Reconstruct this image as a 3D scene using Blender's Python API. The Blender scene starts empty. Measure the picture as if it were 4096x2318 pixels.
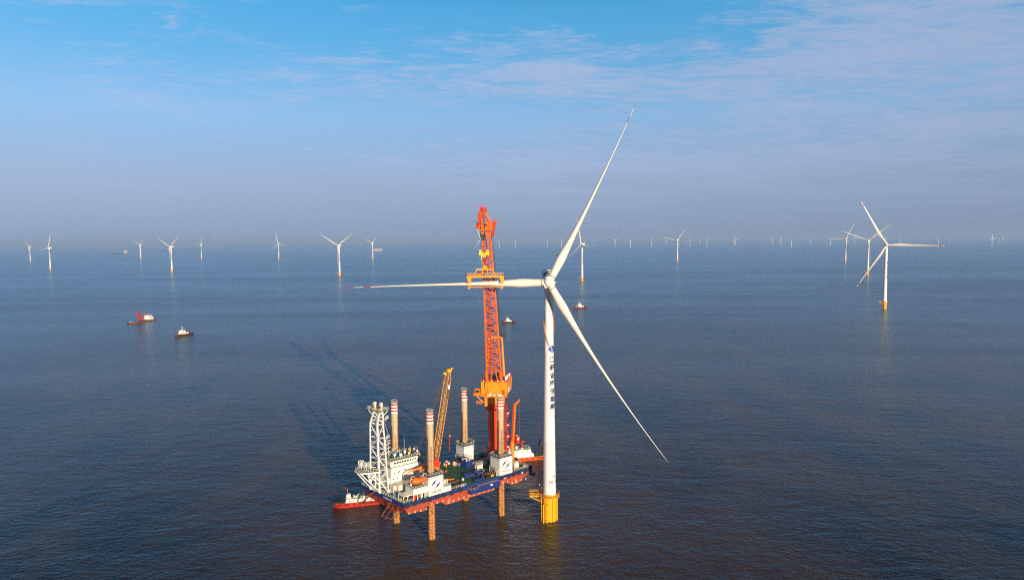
import bpy, bmesh, math, random
from mathutils import Vector, Matrix
random.seed(7)
R = math.radians
SC = bpy.context.scene
COL = SC.collection

# ------------------------------------------------------------------ camera
CAM_H, F_PX, PITCH, ROLL = 106.0, 2731.0, R(4.22), R(0.45)
cam = bpy.data.cameras.new('camera'); cam.sensor_width = 36.0; cam.sensor_fit = 'HORIZONTAL'
cam.lens = 36.0 * F_PX / 4096.0; cam.clip_start = 1.0; cam.clip_end = 200000.0
camo = bpy.data.objects.new('camera', cam); COL.objects.link(camo)
_f = Vector((0, math.cos(PITCH), -math.sin(PITCH))); _u = Vector((0, math.sin(PITCH), math.cos(PITCH))); _r = Vector((1, 0, 0))
_cr, _sr = math.cos(ROLL), math.sin(ROLL)
RX, UX = _r * _cr - _u * _sr, _r * _sr + _u * _cr
camo.matrix_world = Matrix(((RX.x, UX.x, -_f.x, 0), (RX.y, UX.y, -_f.y, 0), (RX.z, UX.z, -_f.z, CAM_H), (0, 0, 0, 1)))
SC.camera = camo

# ------------------------------------------------------------------ light, sky, exposure
SUN_AZ, SUN_EL = R(-64.3), R(12.2)          # direction the light comes from (math angle in XY), low morning sun
sun = bpy.data.lights.new('sun', 'SUN'); sun.energy = 5.0; sun.angle = R(0.55); sun.color = (1.0, 0.81, 0.58)
suno = bpy.data.objects.new('sun', sun); COL.objects.link(suno); suno.location = (300, -500, 300)
_sd = Vector((math.cos(SUN_AZ) * math.cos(SUN_EL), math.sin(SUN_AZ) * math.cos(SUN_EL), math.sin(SUN_EL)))
suno.rotation_euler = _sd.to_track_quat('Z', 'Y').to_euler()
SC.view_settings.view_transform = 'Standard'; SC.view_settings.look = 'None'
SC.view_settings.exposure = 0.40; SC.view_settings.gamma = 1.0
SC.render.engine = 'CYCLES'
SC.cycles.use_denoising = False; SC.cycles.filter_width = 1.15
SC.cycles.max_bounces = 6; SC.cycles.volume_bounces = 0; SC.cycles.transparent_max_bounces = 8
SC.cycles.caustics_reflective = False; SC.cycles.caustics_refractive = False
SC.cycles.sample_clamp_indirect = 4.0

W = bpy.data.worlds.new('World'); SC.world = W; W.use_nodes = True
nt = W.node_tree; nt.nodes.clear()
def N(t, typ, **kw):
    n = t.nodes.new(typ)
    for k, v in kw.items():
        if k == 'inp':
            for a, b in v.items(): n.inputs[a].default_value = b
        else: setattr(n, k, v)
    return n
def L(t, a, b): t.links.new(a, b)
def MATH(t, op, a, b=None, c=None, clamp=False):
    n = N(t, 'ShaderNodeMath', operation=op, use_clamp=clamp)
    for i, x in enumerate((a, b, c)):
        if x is None: continue
        if isinstance(x, (int, float)): n.inputs[i].default_value = x
        else: L(t, x, n.inputs[i])
    return n.outputs[0]
def RAMP(t, fac, stops, interp='LINEAR'):
    n = N(t, 'ShaderNodeValToRGB'); n.color_ramp.interpolation = interp
    e = n.color_ramp.elements
    while len(e) < len(stops): e.new(0.5)
    for i, (p, c) in enumerate(stops):
        e[i].position = p; e[i].color = (c, c, c, 1) if isinstance(c, (int, float)) else (*c, 1)
    L(t, fac, n.inputs[0]); return n.outputs[0]
def MIX(t, fac, a, b, mode='MIX'):
    n = N(t, 'ShaderNodeMix', data_type='RGBA', blend_type=mode)
    for s, x in ((n.inputs[0], fac), (n.inputs[6], a), (n.inputs[7], b)):
        if isinstance(x, (int, float)): s.default_value = x
        elif isinstance(x, tuple): s.default_value = (*x, 1)
        else: L(t, x, s)
    return n.outputs[2]
sky = N(nt, 'ShaderNodeTexSky', sky_type='NISHITA', sun_disc=False, sun_elevation=SUN_EL, altitude=100.0, air_density=1.0, dust_density=1.0, ozone_density=1.0)
sky.sun_rotation = math.atan2(_sd.x, _sd.y)
tc = N(nt, 'ShaderNodeTexCoord'); sep = N(nt, 'ShaderNodeSeparateXYZ'); L(nt, tc.outputs['Generated'], sep.inputs[0])
dx, dy, dz = sep.outputs
tint = MIX(nt, 1.0, sky.outputs[0], (0.62, 0.86, 1.30), 'MULTIPLY')
band = RAMP(nt, dz, [(0.0, (.262, .350, .530)), (.03, (.272, .360, .545)), (.083, (.325, .415, .605)), (.169, (.275, .510, .800)), (.25, (.125, .450, .790)), (.312, (.075, .410, .765)), (.40, (.008, .085, .20)), (.6, (.004, .022, .055)), (1.0, (.008, .026, .052))])
band = MIX(nt, 1.0, band, (8.0, 8.0, 8.0), 'MULTIPLY')       # air tones of the hazy morning, to the background strength
tint = MIX(nt, 0.90, tint, band)
# thin broken stratus: a flat cloud sheet seen in perspective
inv = MATH(nt, 'DIVIDE', 1.0, MATH(nt, 'ADD', MATH(nt, 'MAXIMUM', dz, 0.0), 0.035))
comb = N(nt, 'ShaderNodeCombineXYZ'); L(nt, MATH(nt, 'MULTIPLY', dx, inv), comb.inputs[0]); L(nt, MATH(nt, 'MULTIPLY', dy, inv), comb.inputs[1])
def cloud(scale, stretch, detail, rough, off, dist=0.0):
    mp = N(nt, 'ShaderNodeMapping', inp={'Scale': stretch, 'Location': off, 'Rotation': (0, 0, R(-12))}); L(nt, comb.outputs[0], mp.inputs[0])
    n = N(nt, 'ShaderNodeTexNoise', inp={'Scale': scale, 'Detail': detail, 'Roughness': rough, 'Distortion': dist}); L(nt, mp.outputs[0], n.inputs[0]); return n.outputs[0]
c1 = cloud(0.55, (0.75, 1.0, 1), 6, 0.60, (3.1, 1.7, 0), 0.5)
c2 = cloud(4.0, (0.62, 1.2, 1), 7, 0.66, (8.2, 4.4, 0), 1.0)
c3 = cloud(15.0, (0.5, 1.15, 1), 5, 0.65, (2.2, 7.4, 0), 0.8)
dens = MATH(nt, 'ADD', MATH(nt, 'MULTIPLY', c1, 0.62), MATH(nt, 'ADD', MATH(nt, 'MULTIPLY', c2, 0.44), MATH(nt, 'MULTIPLY', c3, 0.26)))
# the sheet lies to the east (right) under a slanting upper edge, a few streaks to the west
edge = MATH(nt, 'MULTIPLY_ADD', MATH(nt, 'SUBTRACT', MATH(nt, 'MULTIPLY_ADD', dx, 0.13, 0.262), dz), 9.0, 0.5, clamp=True)
east = MATH(nt, 'MULTIPLY_ADD', dx, 2.6, 0.85, clamp=True)
dens = MATH(nt, 'ADD', dens, MATH(nt, 'MULTIPLY_ADD', MATH(nt, 'MULTIPLY', edge, east), 0.16, -0.234))
cm = RAMP(nt, dens, [(0.47, 0.0), (0.53, 0.26), (0.59, 0.72), (0.66, 1.0)], 'LINEAR')
cfade = RAMP(nt, dz, [(0.0, 0.0), (0.06, 0.30), (0.13, 0.85), (0.28, 0.92), (0.5, 0.3)])
cm = MATH(nt, 'MULTIPLY', cm, cfade)
CLOUD = (3.30, 4.15, 6.05)
col = MIX(nt, cm, tint, CLOUD)
col = MIX(nt, 1.0, col, RAMP(nt, MATH(nt, 'MULTIPLY_ADD', dx, 0.5, 0.5), [(0.0, 1.14), (0.2, 1.10), (0.5, .97), (0.8, .86), (1.0, .82)]), 'MULTIPLY')
bg = N(nt, 'ShaderNodeBackground', inp={'Strength': 0.095}); L(nt, col, bg.inputs[0])
wo = N(nt, 'ShaderNodeOutputWorld'); L(nt, bg.outputs[0], wo.inputs[0])

# ------------------------------------------------------------------ materials
MATS = {}
def mat(name, color, rough=0.5, metal=0.0, vary=0.12, scale=0.6, bump=0.0, spec=0.4, dirt=None, dirt_amt=0.35, streak=False):
    if name in MATS: return MATS[name]
    m = bpy.data.materials.new(name); m.use_nodes = True; t = m.node_tree; b = t.nodes['Principled BSDF']
    b.inputs['Roughness'].default_value = rough; b.inputs['Metallic'].default_value = metal; b.inputs['Specular IOR Level'].default_value = spec
    co = N(t, 'ShaderNodeTexCoord')
    n = N(t, 'ShaderNodeTexNoise', inp={'Scale': scale, 'Detail': 5.0, 'Roughness': 0.65}); L(t, co.outputs['Object'], n.inputs[0])
    lo = tuple(c * (1 - vary) for c in color); hi = tuple(min(1, c * (1 + vary)) for c in color)
    c = RAMP(t, n.outputs[0], [(0.3, lo), (0.7, hi)])
    if dirt:
        mp = N(t, 'ShaderNodeMapping', inp={'Scale': (1.6, 1.6, 0.12) if streak else (1, 1, 1)}); L(t, co.outputs['Object'], mp.inputs[0])
        n2 = N(t, 'ShaderNodeTexNoise', inp={'Scale': 1.1, 'Detail': 6.0, 'Roughness': 0.7}); L(t, mp.outputs[0], n2.inputs[0])
        c = MIX(t, RAMP(t, n2.outputs[0], [(0.52, 0.0), (0.72, dirt_amt)]), c, dirt)
    L(t, c, b.inputs['Base Color'])
    if bump:
        bp = N(t, 'ShaderNodeBump', inp={'Strength': 1.0, 'Distance': bump}); L(t, n.outputs[0], bp.inputs['Height']); L(t, bp.outputs[0], b.inputs['Normal'])
    MATS[name] = m; return m
white = mat('white paint', (0.80, 0.78, 0.74), 0.38, vary=0.04, scale=0.3, dirt=(0.62, 0.52, 0.40), dirt_amt=0.16, streak=True)
towerw = mat('tower paint', (0.82, 0.80, 0.78), 0.35, vary=0.03, scale=0.2, dirt=(0.68, 0.64, 0.58), dirt_amt=0.2, streak=True)
bladew = mat('blade gelcoat', (0.74, 0.70, 0.62), 0.33, vary=0.03, scale=0.1)
bladeshade = bladew
shipwhite = mat('ship white paint', (0.82, 0.79, 0.74), 0.45, vary=0.05, scale=0.5, dirt=(0.50, 0.30, 0.14), dirt_amt=0.30, streak=True)
cream = mat('cream paint', (0.66, 0.60, 0.50), 0.5, vary=0.10, scale=0.6, dirt=(0.30, 0.22, 0.15), dirt_amt=0.35)
yellow = mat('yellow marine paint', (0.85, 0.43, 0.008), 0.42, vary=0.08, scale=0.8, dirt=(0.35, 0.13, 0.01), dirt_amt=0.30, streak=True)
yellow2 = mat('crane yellow paint', (0.80, 0.38, 0.01), 0.45, vary=0.10, scale=0.9, dirt=(0.3, 0.12, 0.01), dirt_amt=0.3)
orange = mat('crane orange paint', (0.92, 0.25, 0.006), 0.42, vary=0.08, scale=0.5, dirt=(0.50, 0.06, 0.005), dirt_amt=0.35)
boomred = mat('boom orange red', (0.92, 0.155, 0.006), 0.42, vary=0.10, scale=0.4, dirt=(0.45, 0.04, 0.004), dirt_amt=0.35)
orangered = mat('crane red paint', (0.66, 0.048, 0.004), 0.42, vary=0.10, scale=0.4, dirt=(0.45, 0.03, 0.004), dirt_amt=0.4, streak=True)
lifeorange = mat('lifeboat orange', (0.90, 0.15, 0.01), 0.35, vary=0.05)
redband = mat('red band paint', (0.55, 0.015, 0.012), 0.4, vary=0.06)
hullblue = mat('hull blue paint', (0.010, 0.036, 0.20), 0.45, vary=0.25, scale=0.5, dirt=(0.045, 0.035, 0.04), dirt_amt=0.75, streak=True)
boxblue = mat('container blue', (0.010, 0.030, 0.20), 0.5, vary=0.2)
brightblue = mat('tarpaulin blue', (0.05, 0.24, 0.62), 0.5, vary=0.15)
hullred = mat('antifouling red', (0.40, 0.066, 0.026), 0.55, vary=0.18, scale=0.7, dirt=(0.15, 0.032, 0.018), dirt_amt=0.8, streak=True)
boatred = mat('boat red paint', (0.60, 0.026, 0.008), 0.42, vary=0.10, scale=0.6, dirt=(0.40, 0.04, 0.01), dirt_amt=0.4, streak=True)
boatbrown = mat('boat brown paint', (0.095, 0.030, 0.020), 0.55, vary=0.2, scale=0.4)
deckgreen = mat('deck green paint', (0.026, 0.125, 0.050), 0.6, vary=0.30, scale=0.35, dirt=(0.11, 0.045, 0.025), dirt_amt=0.75)
roofgreen = mat('roof green paint', (0.015, 0.13, 0.065), 0.55, vary=0.15)
black = mat('black rubber', (0.018, 0.016, 0.016), 0.7, vary=0.2)
dark = mat('dark machinery', (0.045, 0.040, 0.038), 0.6, vary=0.4, scale=2.0)
ropedark = mat('wire rope', (0.06, 0.055, 0.055), 0.6)
columnred = mat('column red paint', (0.86, 0.060, 0.004), 0.40, vary=0.06, scale=0.15)
houseorange = mat('crane house orange', (0.95, 0.30, 0.006), 0.42, vary=0.06, scale=0.5, dirt=(0.6, 0.12, 0.005), dirt_amt=0.3, streak=True)
glass = mat('window glass', (0.03, 0.032, 0.035), 0.12, vary=0.1, spec=0.6)
navy = mat('navy lettering', (0.012, 0.018, 0.10), 0.45, vary=0.05)
inkbrown = mat('brown lettering', (0.20, 0.035, 0.015), 0.5, vary=0.05)
inkgrey = mat('grey lettering', (0.10, 0.09, 0.085), 0.5, vary=0.05)
logoblue = mat('emblem blue', (0.010, 0.050, 0.36), 0.45, vary=0.05)
railm = mat('rail paint', (0.66, 0.60, 0.48), 0.5, vary=0.1)
rust = mat('rusty steel', (0.22, 0.060, 0.022), 0.75, vary=0.35, scale=2.0)
grey = mat('grey steel', (0.34, 0.33, 0.31), 0.5, vary=0.15, dirt=(0.16, 0.11, 0.08), dirt_amt=0.4)
canopygreen = mat('canopy green', (0.10, 0.12, 0.095), 0.6, vary=0.2)
redcloth = mat('red work clothes', (0.62, 0.03, 0.015), 0.8, vary=0.1)
skin = mat('skin', (0.40, 0.22, 0.14), 0.6, vary=0.05)
paleblue = mat('pale blue steel', (0.06, 0.20, 0.36), 0.5, vary=0.1)
pinkwhite = mat('faded white paint', (0.66, 0.50, 0.42), 0.5, vary=0.1, scale=0.05)
shipnavy = mat('ship dark hull', (0.03, 0.035, 0.06), 0.5, vary=0.15)

def leg_material():
    m = bpy.data.materials.new('leg steel'); m.use_nodes = True; t = m.node_tree; b = t.nodes['Principled BSDF']
    b.inputs['Roughness'].default_value = 0.6
    co = N(t, 'ShaderNodeTexCoord'); s = N(t, 'ShaderNodeSeparateXYZ'); L(t, co.outputs['Object'], s.inputs[0])
    n1 = N(t, 'ShaderNodeTexNoise', inp={'Scale': 1.2, 'Detail': 6.0, 'Roughness': 0.7}); L(t, co.outputs['Object'], n1.inputs[0])
    mp = N(t, 'ShaderNodeMapping', inp={'Scale': (3.0, 3.0, 0.10)}); L(t, co.outputs['Object'], mp.inputs[0])
    n2 = N(t, 'ShaderNodeTexNoise', inp={'Scale': 1.0, 'Detail': 5.0, 'Roughness': 0.65}); L(t, mp.outputs[0], n2.inputs[0])
    base = RAMP(t, n1.outputs[0], [(0.3, (0.46, 0.35, 0.21)), (0.7, (0.60, 0.47, 0.30))])
    low = RAMP(t, MATH(t, 'DIVIDE', s.outputs[2], 47.0), [(0.0, 1.0), (0.34, 1.0), (0.52, 0.62), (0.80, 0.03)])   # rust climbs from the sea
    amt = MATH(t, 'MULTIPLY', RAMP(t, n2.outputs[0], [(0.40, 0.70), (0.56, 1.0)]), low)
    rc = RAMP(t, n1.outputs[0], [(0.33, (0.06, 0.018, 0.006)), (0.46, (0.50, 0.175, 0.018)), (0.70, (0.80, 0.40, 0.07))])
    L(t, MIX(t, amt, base, rc), b.inputs['Base Color']); return m
legm = leg_material()

def sea_material():
    m = bpy.data.materials.new('sea water'); m.use_nodes = True; t = m.node_tree; t.nodes.clear()
    geo = N(t, 'ShaderNodeNewGeometry')
    def noise(scale, st, rot, detail, rough=0.55, dist=0.0):
        mp = N(t, 'ShaderNodeMapping', inp={'Scale': st, 'Rotation': (0, 0, R(rot))}); L(t, geo.outputs['Position'], mp.inputs[0])
        n = N(t, 'ShaderNodeTexNoise', inp={'Scale': scale, 'Detail': detail, 'Roughness': rough, 'Distortion': dist}); L(t, mp.outputs[0], n.inputs[0]); return n.outputs[0]
    big = noise(0.0022, (0.30, 1.7, 1), 9, 5, 0.62, 0.6)       # slicks and wind lanes
    patch = noise(0.016, (1.3, 0.6, 1), -12, 5, 0.62, 0.4)     # silt clouds
    gust = noise(0.0075, (0.8, 1.5, 1), 25, 4, 0.6)            # cat's-paws
    w0 = noise(0.055, (0.45, 1.0, 1), 12, 2, 0.5, 0.2)         # swell
    w1 = noise(0.16, (0.55, 1.0, 1), 14, 3, 0.5, 0.3)          # ~6 m waves
    w2 = noise(0.50, (0.7, 1.0, 1), -20, 4, 0.6, 0.2)          # chop
    w3 = noise(1.9, (0.8, 1.0, 1), 30, 2, 0.6)                 # ripples
    lane = RAMP(t, big, [(0.40, 0.0), (0.60, 1.0)]); gs = RAMP(t, gust, [(0.35, 0.0), (0.65, 1.0)])
    gain = MATH(t, 'MULTIPLY_ADD', lane, -0.28, MATH(t, 'MULTIPLY_ADD', gs, 0.35, 0.95))
    h = MATH(t, 'ADD', MATH(t, 'MULTIPLY', w1, 0.55), MATH(t, 'ADD', MATH(t, 'MULTIPLY', w2, 0.40), MATH(t, 'MULTIPLY', w3, 0.085)))
    h = MATH(t, 'ADD', MATH(t, 'MULTIPLY', h, gain), MATH(t, 'MULTIPLY', w0, 0.45))
    bp = N(t, 'ShaderNodeBump', inp={'Strength': 1.0, 'Distance': 1.3}); L(t, h, bp.inputs['Height'])
    sp = N(t, 'ShaderNodeSeparateXYZ'); L(t, geo.outputs['Position'], sp.inputs[0])
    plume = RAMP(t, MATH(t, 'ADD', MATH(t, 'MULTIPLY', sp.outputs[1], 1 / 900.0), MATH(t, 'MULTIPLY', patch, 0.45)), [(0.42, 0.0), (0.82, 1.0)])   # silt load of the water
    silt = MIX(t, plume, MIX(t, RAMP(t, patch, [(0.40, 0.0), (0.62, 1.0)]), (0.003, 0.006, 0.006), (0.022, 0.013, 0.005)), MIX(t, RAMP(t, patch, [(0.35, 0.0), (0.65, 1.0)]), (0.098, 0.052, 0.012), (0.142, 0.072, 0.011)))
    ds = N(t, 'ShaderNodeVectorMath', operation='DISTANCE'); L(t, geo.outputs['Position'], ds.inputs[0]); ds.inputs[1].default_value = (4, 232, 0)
    mud_refl = RAMP(t, MATH(t, 'ADD', MATH(t, 'MULTIPLY', ds.outputs['Value'], 1 / 260.0), MATH(t, 'MULTIPLY', patch, 0.30)), [(0.24, 0.65), (0.68, 0.0)])    # mud stirred up round the legs, plus warm barge reflections painted in
    silt = MIX(t, mud_refl, silt, (0.088, 0.036, 0.008))
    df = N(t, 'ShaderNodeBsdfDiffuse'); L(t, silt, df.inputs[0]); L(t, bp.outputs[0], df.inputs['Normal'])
    gl = N(t, 'ShaderNodeBsdfGlossy', inp={'Roughness': 0.18}); L(t, bp.outputs[0], gl.inputs['Normal'])
    L(t, MIX(t, lane, (0.45, 0.70, 0.84), (0.55, 0.78, 0.92)), gl.inputs[0])        # blue-green cast of the reflections put into the glossy colour
    fr = N(t, 'ShaderNodeFresnel', inp={'IOR': 1.333}); L(t, bp.outputs[0], fr.inputs['Normal'])
    mx = N(t, 'ShaderNodeMixShader'); L(t, fr.outputs[0], mx.inputs[0]); L(t, df.outputs[0], mx.inputs[1]); L(t, gl.outputs[0], mx.inputs[2])
    o = N(t, 'ShaderNodeOutputMaterial'); L(t, mx.outputs[0], o.inputs[0])
    return m

# ------------------------------------------------------------------ mesh builder
class MB:
    def __init__(s): s.v, s.f, s.m, s.c = [], [], [], 0
    def use(s, i): s.c = i; return s
    def add(s, vs, fs):
        o = len(s.v); s.v += [tuple(x) for x in vs]
        for f in fs: s.f.append(tuple(o + i for i in f)); s.m.append(s.c)
        return s
    def hexa(s, p):                                  # 4 bottom (ccw), 4 top
        return s.add(p, [(3, 2, 1, 0), (4, 5, 6, 7), (0, 1, 5, 4), (1, 2, 6, 5), (2, 3, 7, 6), (3, 0, 4, 7)])
    def box(s, x0, x1, y0, y1, z0, z1):
        return s.hexa([(x0, y0, z0), (x1, y0, z0), (x1, y1, z0), (x0, y1, z0), (x0, y0, z1), (x1, y0, z1), (x1, y1, z1), (x0, y1, z1)])
    def cbox(s, c, sx, sy, sz, rz=0.0):
        cs, sn = math.cos(rz), math.sin(rz); p = []
        for z in (-sz / 2, sz / 2):
            for x, y in ((-sx / 2, -sy / 2), (sx / 2, -sy / 2), (sx / 2, sy / 2), (-sx / 2, sy / 2)):
                p.append((c[0] + x * cs - y * sn, c[1] + x * sn + y * cs, c[2] + z))
        return s.hexa(p)
    def tube(s, p, q, r0, r1=None, n=8, caps=True):
        p, q = Vector(p), Vector(q); r1 = r0 if r1 is None else r1; d = (q - p)
        if d.length < 1e-6: return s
        d.normalize(); a = d.orthogonal().normalized(); b = d.cross(a); vs = []
        for c, r in ((p, r0), (q, r1)):
            for i in range(n):
                w = 2 * math.pi * i / n; vs.append(c + a * (r * math.cos(w)) + b * (r * math.sin(w)))
        fs = [(i, (i + 1) % n, n + (i + 1) % n, n + i) for i in range(n)]
        if caps: fs += [tuple(range(n - 1, -1, -1)), tuple(range(n, 2 * n))]
        return s.add(vs, fs)
    def beam(s, p, q, w, h):                          # rectangular bar, h vertical-ish
        p, q = Vector(p), Vector(q); d = (q - p).normalized(); up = Vector((0, 0, 1))
        if abs(d.z) > 0.95: up = Vector((0, 1, 0))
        a = d.cross(up).normalized() * (w / 2); b = a.cross(d).normalized() * (h / 2)
        return s.hexa([p - a - b, p + a - b, q + a - b, q - a - b, p - a + b, p + a + b, q + a + b, q - a + b])
    def path(s, pts, r, n=6):
        for a, b in zip(pts[:-1], pts[1:]): s.tube(a, b, r, n=n)
        return s
    def lathe(s, prof, n=24, c=(0, 0, 0), caps=True, a0=0.0):
        vs = []
        for r, z in prof:
            for i in range(n):
                w = a0 + 2 * math.pi * i / n; vs.append((c[0] + r * math.cos(w), c[1] + r * math.sin(w), c[2] + z))
        fs = []
        for k in range(len(prof) - 1):
            for i in range(n): j = (i + 1) % n; fs.append((k * n + i, k * n + j, (k + 1) * n + j, (k + 1) * n + i))
        if caps:
            fs.append(tuple(range(n - 1, -1, -1))); fs.append(tuple((len(prof) - 1) * n + i for i in range(n)))
        return s.add(vs, fs)
    def ball(s, c, r, n=10, sz=1.0):
        prof = [(r * math.sin(math.pi * k / 6) if 0 < k < 6 else 0.001, -r * sz * math.cos(math.pi * k / 6)) for k in range(7)]
        return s.lathe(prof, n, c)
    def prism(s, poly, lo, hi, M=None):               # poly: 2-D ccw, extruded in z; M maps to place
        k = len(poly); vs = [Vector((x, y, lo)) for x, y in poly] + [Vector((x, y, hi)) for x, y in poly]
        if M is not None: vs = [M @ v for v in vs]
        return s.add(vs, [tuple(range(k - 1, -1, -1)), tuple(range(k, 2 * k))] + [(i, (i + 1) % k, k + (i + 1) % k, k + i) for i in range(k)])
    def torus(s, c, R0, r0, axis='y', n=14, k=6):
        vs = []
        for i in range(n):
            a = 2 * math.pi * i / n
            for j in range(k):
                b = 2 * math.pi * j / k; q = R0 + r0 * math.cos(b); x, y, z = q * math.cos(a), r0 * math.sin(b), q * math.sin(a)
                if axis == 'z': y, z = z, y
                if axis == 'x': x, y = y, x
                vs.append((c[0] + x, c[1] + y, c[2] + z))
        return s.add(vs, [(i * k + j, i * k + (j + 1) % k, ((i + 1) % n) * k + (j + 1) % k, ((i + 1) % n) * k + j) for i in range(n) for j in range(k)])
    def rail(s, pts, h=1.0, step=1.3, r=0.05, closed=False, bars=2):
        P = [Vector(p) for p in pts]
        if closed: P.append(P[0])
        for a, b in zip(P[:-1], P[1:]):
            d = b - a; k = max(1, round(d.length / step))
            for i in range(k + 1):
                p = a + d * (i / k); s.tube(p, p + Vector((0, 0, h)), r, n=4)
            for j in range(bars):
                z = Vector((0, 0, h * (1 - j * 0.5))); s.tube(a + z, b + z, r, n=4)
        return s
    def lattice(s, rings, rc, rb, bays=None, xb=False):
        """rings: list of corner lists; chords radius rc, bracing rb"""
        k = len(rings[0])
        for a, b in zip(rings[:-1], rings[1:]):
            for i in range(k): s.tube(a[i], b[i], rc, n=6)
        for q, ring in enumerate(rings):
            for i in range(k): s.tube(ring[i], ring[(i + 1) % k], rb, n=5)
        for q, (a, b) in enumerate(zip(rings[:-1], rings[1:])):
            for i in range(k):
                j = (i + 1) % k
                if xb: s.tube(a[i], b[j], rb, n=5); s.tube(a[j], b[i], rb, n=5)
                elif (q + i) % 2: s.tube(a[i], b[j], rb, n=5)
                else: s.tube(a[j], b[i], rb, n=5)
        return s
    def build(s, name, mats, parent=None, smooth=35):
        me = bpy.data.meshes.new(name); me.from_pydata(s.v, [], s.f)
        mats = mats if isinstance(mats, (list, tuple)) else [mats]
        for m in mats: me.materials.append(m)
        me.polygons.foreach_set('material_index', s.m); me.validate(); me.update()
        bm = bmesh.new(); bm.from_mesh(me); bmesh.ops.recalc_face_normals(bm, faces=bm.faces[:]); bm.to_mesh(me); bm.free()
        if smooth:
            me.polygons.foreach_set('use_smooth', [True] * len(me.polygons)); me.set_sharp_from_angle(angle=R(smooth))
        o = bpy.data.objects.new(name, me); COL.objects.link(o)
        if parent: o.parent = parent
        return o
def thing(name, label, cat, loc=(0, 0, 0), rz=0.0, group=None):
    o = bpy.data.objects.new(name, None); COL.objects.link(o); o.location = loc; o.rotation_euler = (0, 0, rz); o.empty_display_size = 1
    o['label'] = label; o['category'] = cat
    if group: o['group'] = group
    return o
def tag(o, label, cat, group=None, loc=None, rz=None):
    o['label'] = label; o['category'] = cat
    if group: o['group'] = group
    if loc is not None: o.location = loc
    if rz is not None: o.rotation_euler = (0, 0, rz)
    return o
def kids(o): return [c for c in bpy.data.objects if c.parent == o]
def dup(root, loc, rz=0.0, label=None, sc=1.0):
    r = root.copy(); COL.objects.link(r); r.location = loc; r.rotation_euler = (0, 0, rz); r.scale = (sc, sc, sc)
    if label: r['label'] = label
    def rec(src, dst):
        for ch in kids(src):
            c = ch.copy(); COL.objects.link(c); c.parent = dst; rec(ch, c)
    rec(root, r); return r

def text2d(body, size, bold=0.0):
    c = bpy.data.curves.new('writing', 'FONT'); c.body = body; c.size = size; c.align_x = 'CENTER'; c.align_y = 'CENTER'; c.offset = bold; c.resolution_u = 3
    o = bpy.data.objects.new('writing', c); COL.objects.link(o)
    dg = bpy.context.evaluated_depsgraph_get(); me = bpy.data.meshes.new_from_object(o.evaluated_get(dg))
    bm = bmesh.new(); bm.from_mesh(me); bpy.data.objects.remove(o); bpy.data.curves.remove(c); bpy.data.meshes.remove(me)
    xs = [v.co.x for v in bm.verts]; ys = [v.co.y for v in bm.verts]; cx, cy = (min(xs) + max(xs)) / 2, (min(ys) + max(ys)) / 2
    for v in bm.verts: v.co.x -= cx; v.co.y -= cy
    return bm
def poly2d(polys):
    bm = bmesh.new()
    for p in polys: bm.faces.new([bm.verts.new((x, y, 0)) for x, y in p])
    bmesh.ops.triangulate(bm, faces=bm.faces[:]); return bm
def slice_x(bm, step=0.25):
    xs = [v.co.x for v in bm.verts]; x = min(xs) + step
    while x < max(xs):
        bmesh.ops.bisect_plane(bm, geom=bm.verts[:] + bm.edges[:] + bm.faces[:], plane_co=(x, 0, 0), plane_no=(1, 0, 0)); x += step
    return bm
def bm_into(mb, bm, fn):
    bm.verts.index_update(); mb.add([fn(v.co) for v in bm.verts], [tuple(v.index for v in f.verts) for f in bm.faces]); bm.free()

# ------------------------------------------------------------------ sea
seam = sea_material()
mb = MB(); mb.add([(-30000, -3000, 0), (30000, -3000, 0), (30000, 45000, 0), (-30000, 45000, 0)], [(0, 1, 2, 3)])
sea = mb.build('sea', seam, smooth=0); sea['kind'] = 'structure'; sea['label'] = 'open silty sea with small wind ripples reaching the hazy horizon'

# ------------------------------------------------------------------ wind turbines
def airfoil(n=16):
    pts = []
    for i in range(n):
        a = 2 * math.pi * i / n; x = 0.5 * math.cos(a); xx = 0.5 - x                # 0 leading .. 1 trailing
        th = 2.6 * (0.2969 * math.sqrt(max(xx, 0)) - 0.126 * xx - 0.3516 * xx ** 2 + 0.2843 * xx ** 3 - 0.1036 * xx ** 4) * 2
        pts.append((x - 0.2, math.copysign(th, math.sin(a)) if abs(math.sin(a)) > 1e-6 else 0.0))
    return pts
AF = airfoil()
CH = [(0.0, 2.75, 1.0), (0.03, 2.75, 1.0), (0.08, 2.9, 0.85), (0.14, 3.5, 0.55), (0.20, 3.9, 0.40), (0.28, 3.6, 0.32), (0.40, 2.95, 0.27), (0.55, 2.3, 0.23), (0.70, 1.75, 0.20), (0.83, 1.3, 0.18), (0.93, 0.95, 0.17), (0.98, 0.6, 0.17), (1.0, 0.12, 0.2)]
def lerp_tab(t):
    for a, b in zip(CH[:-1], CH[1:]):
        if t <= b[0]: k = (t - a[0]) / (b[0] - a[0]); return a[1] + (b[1] - a[1]) * k, a[2] + (b[2] - a[2]) * k
    return CH[-1][1:]
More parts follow.
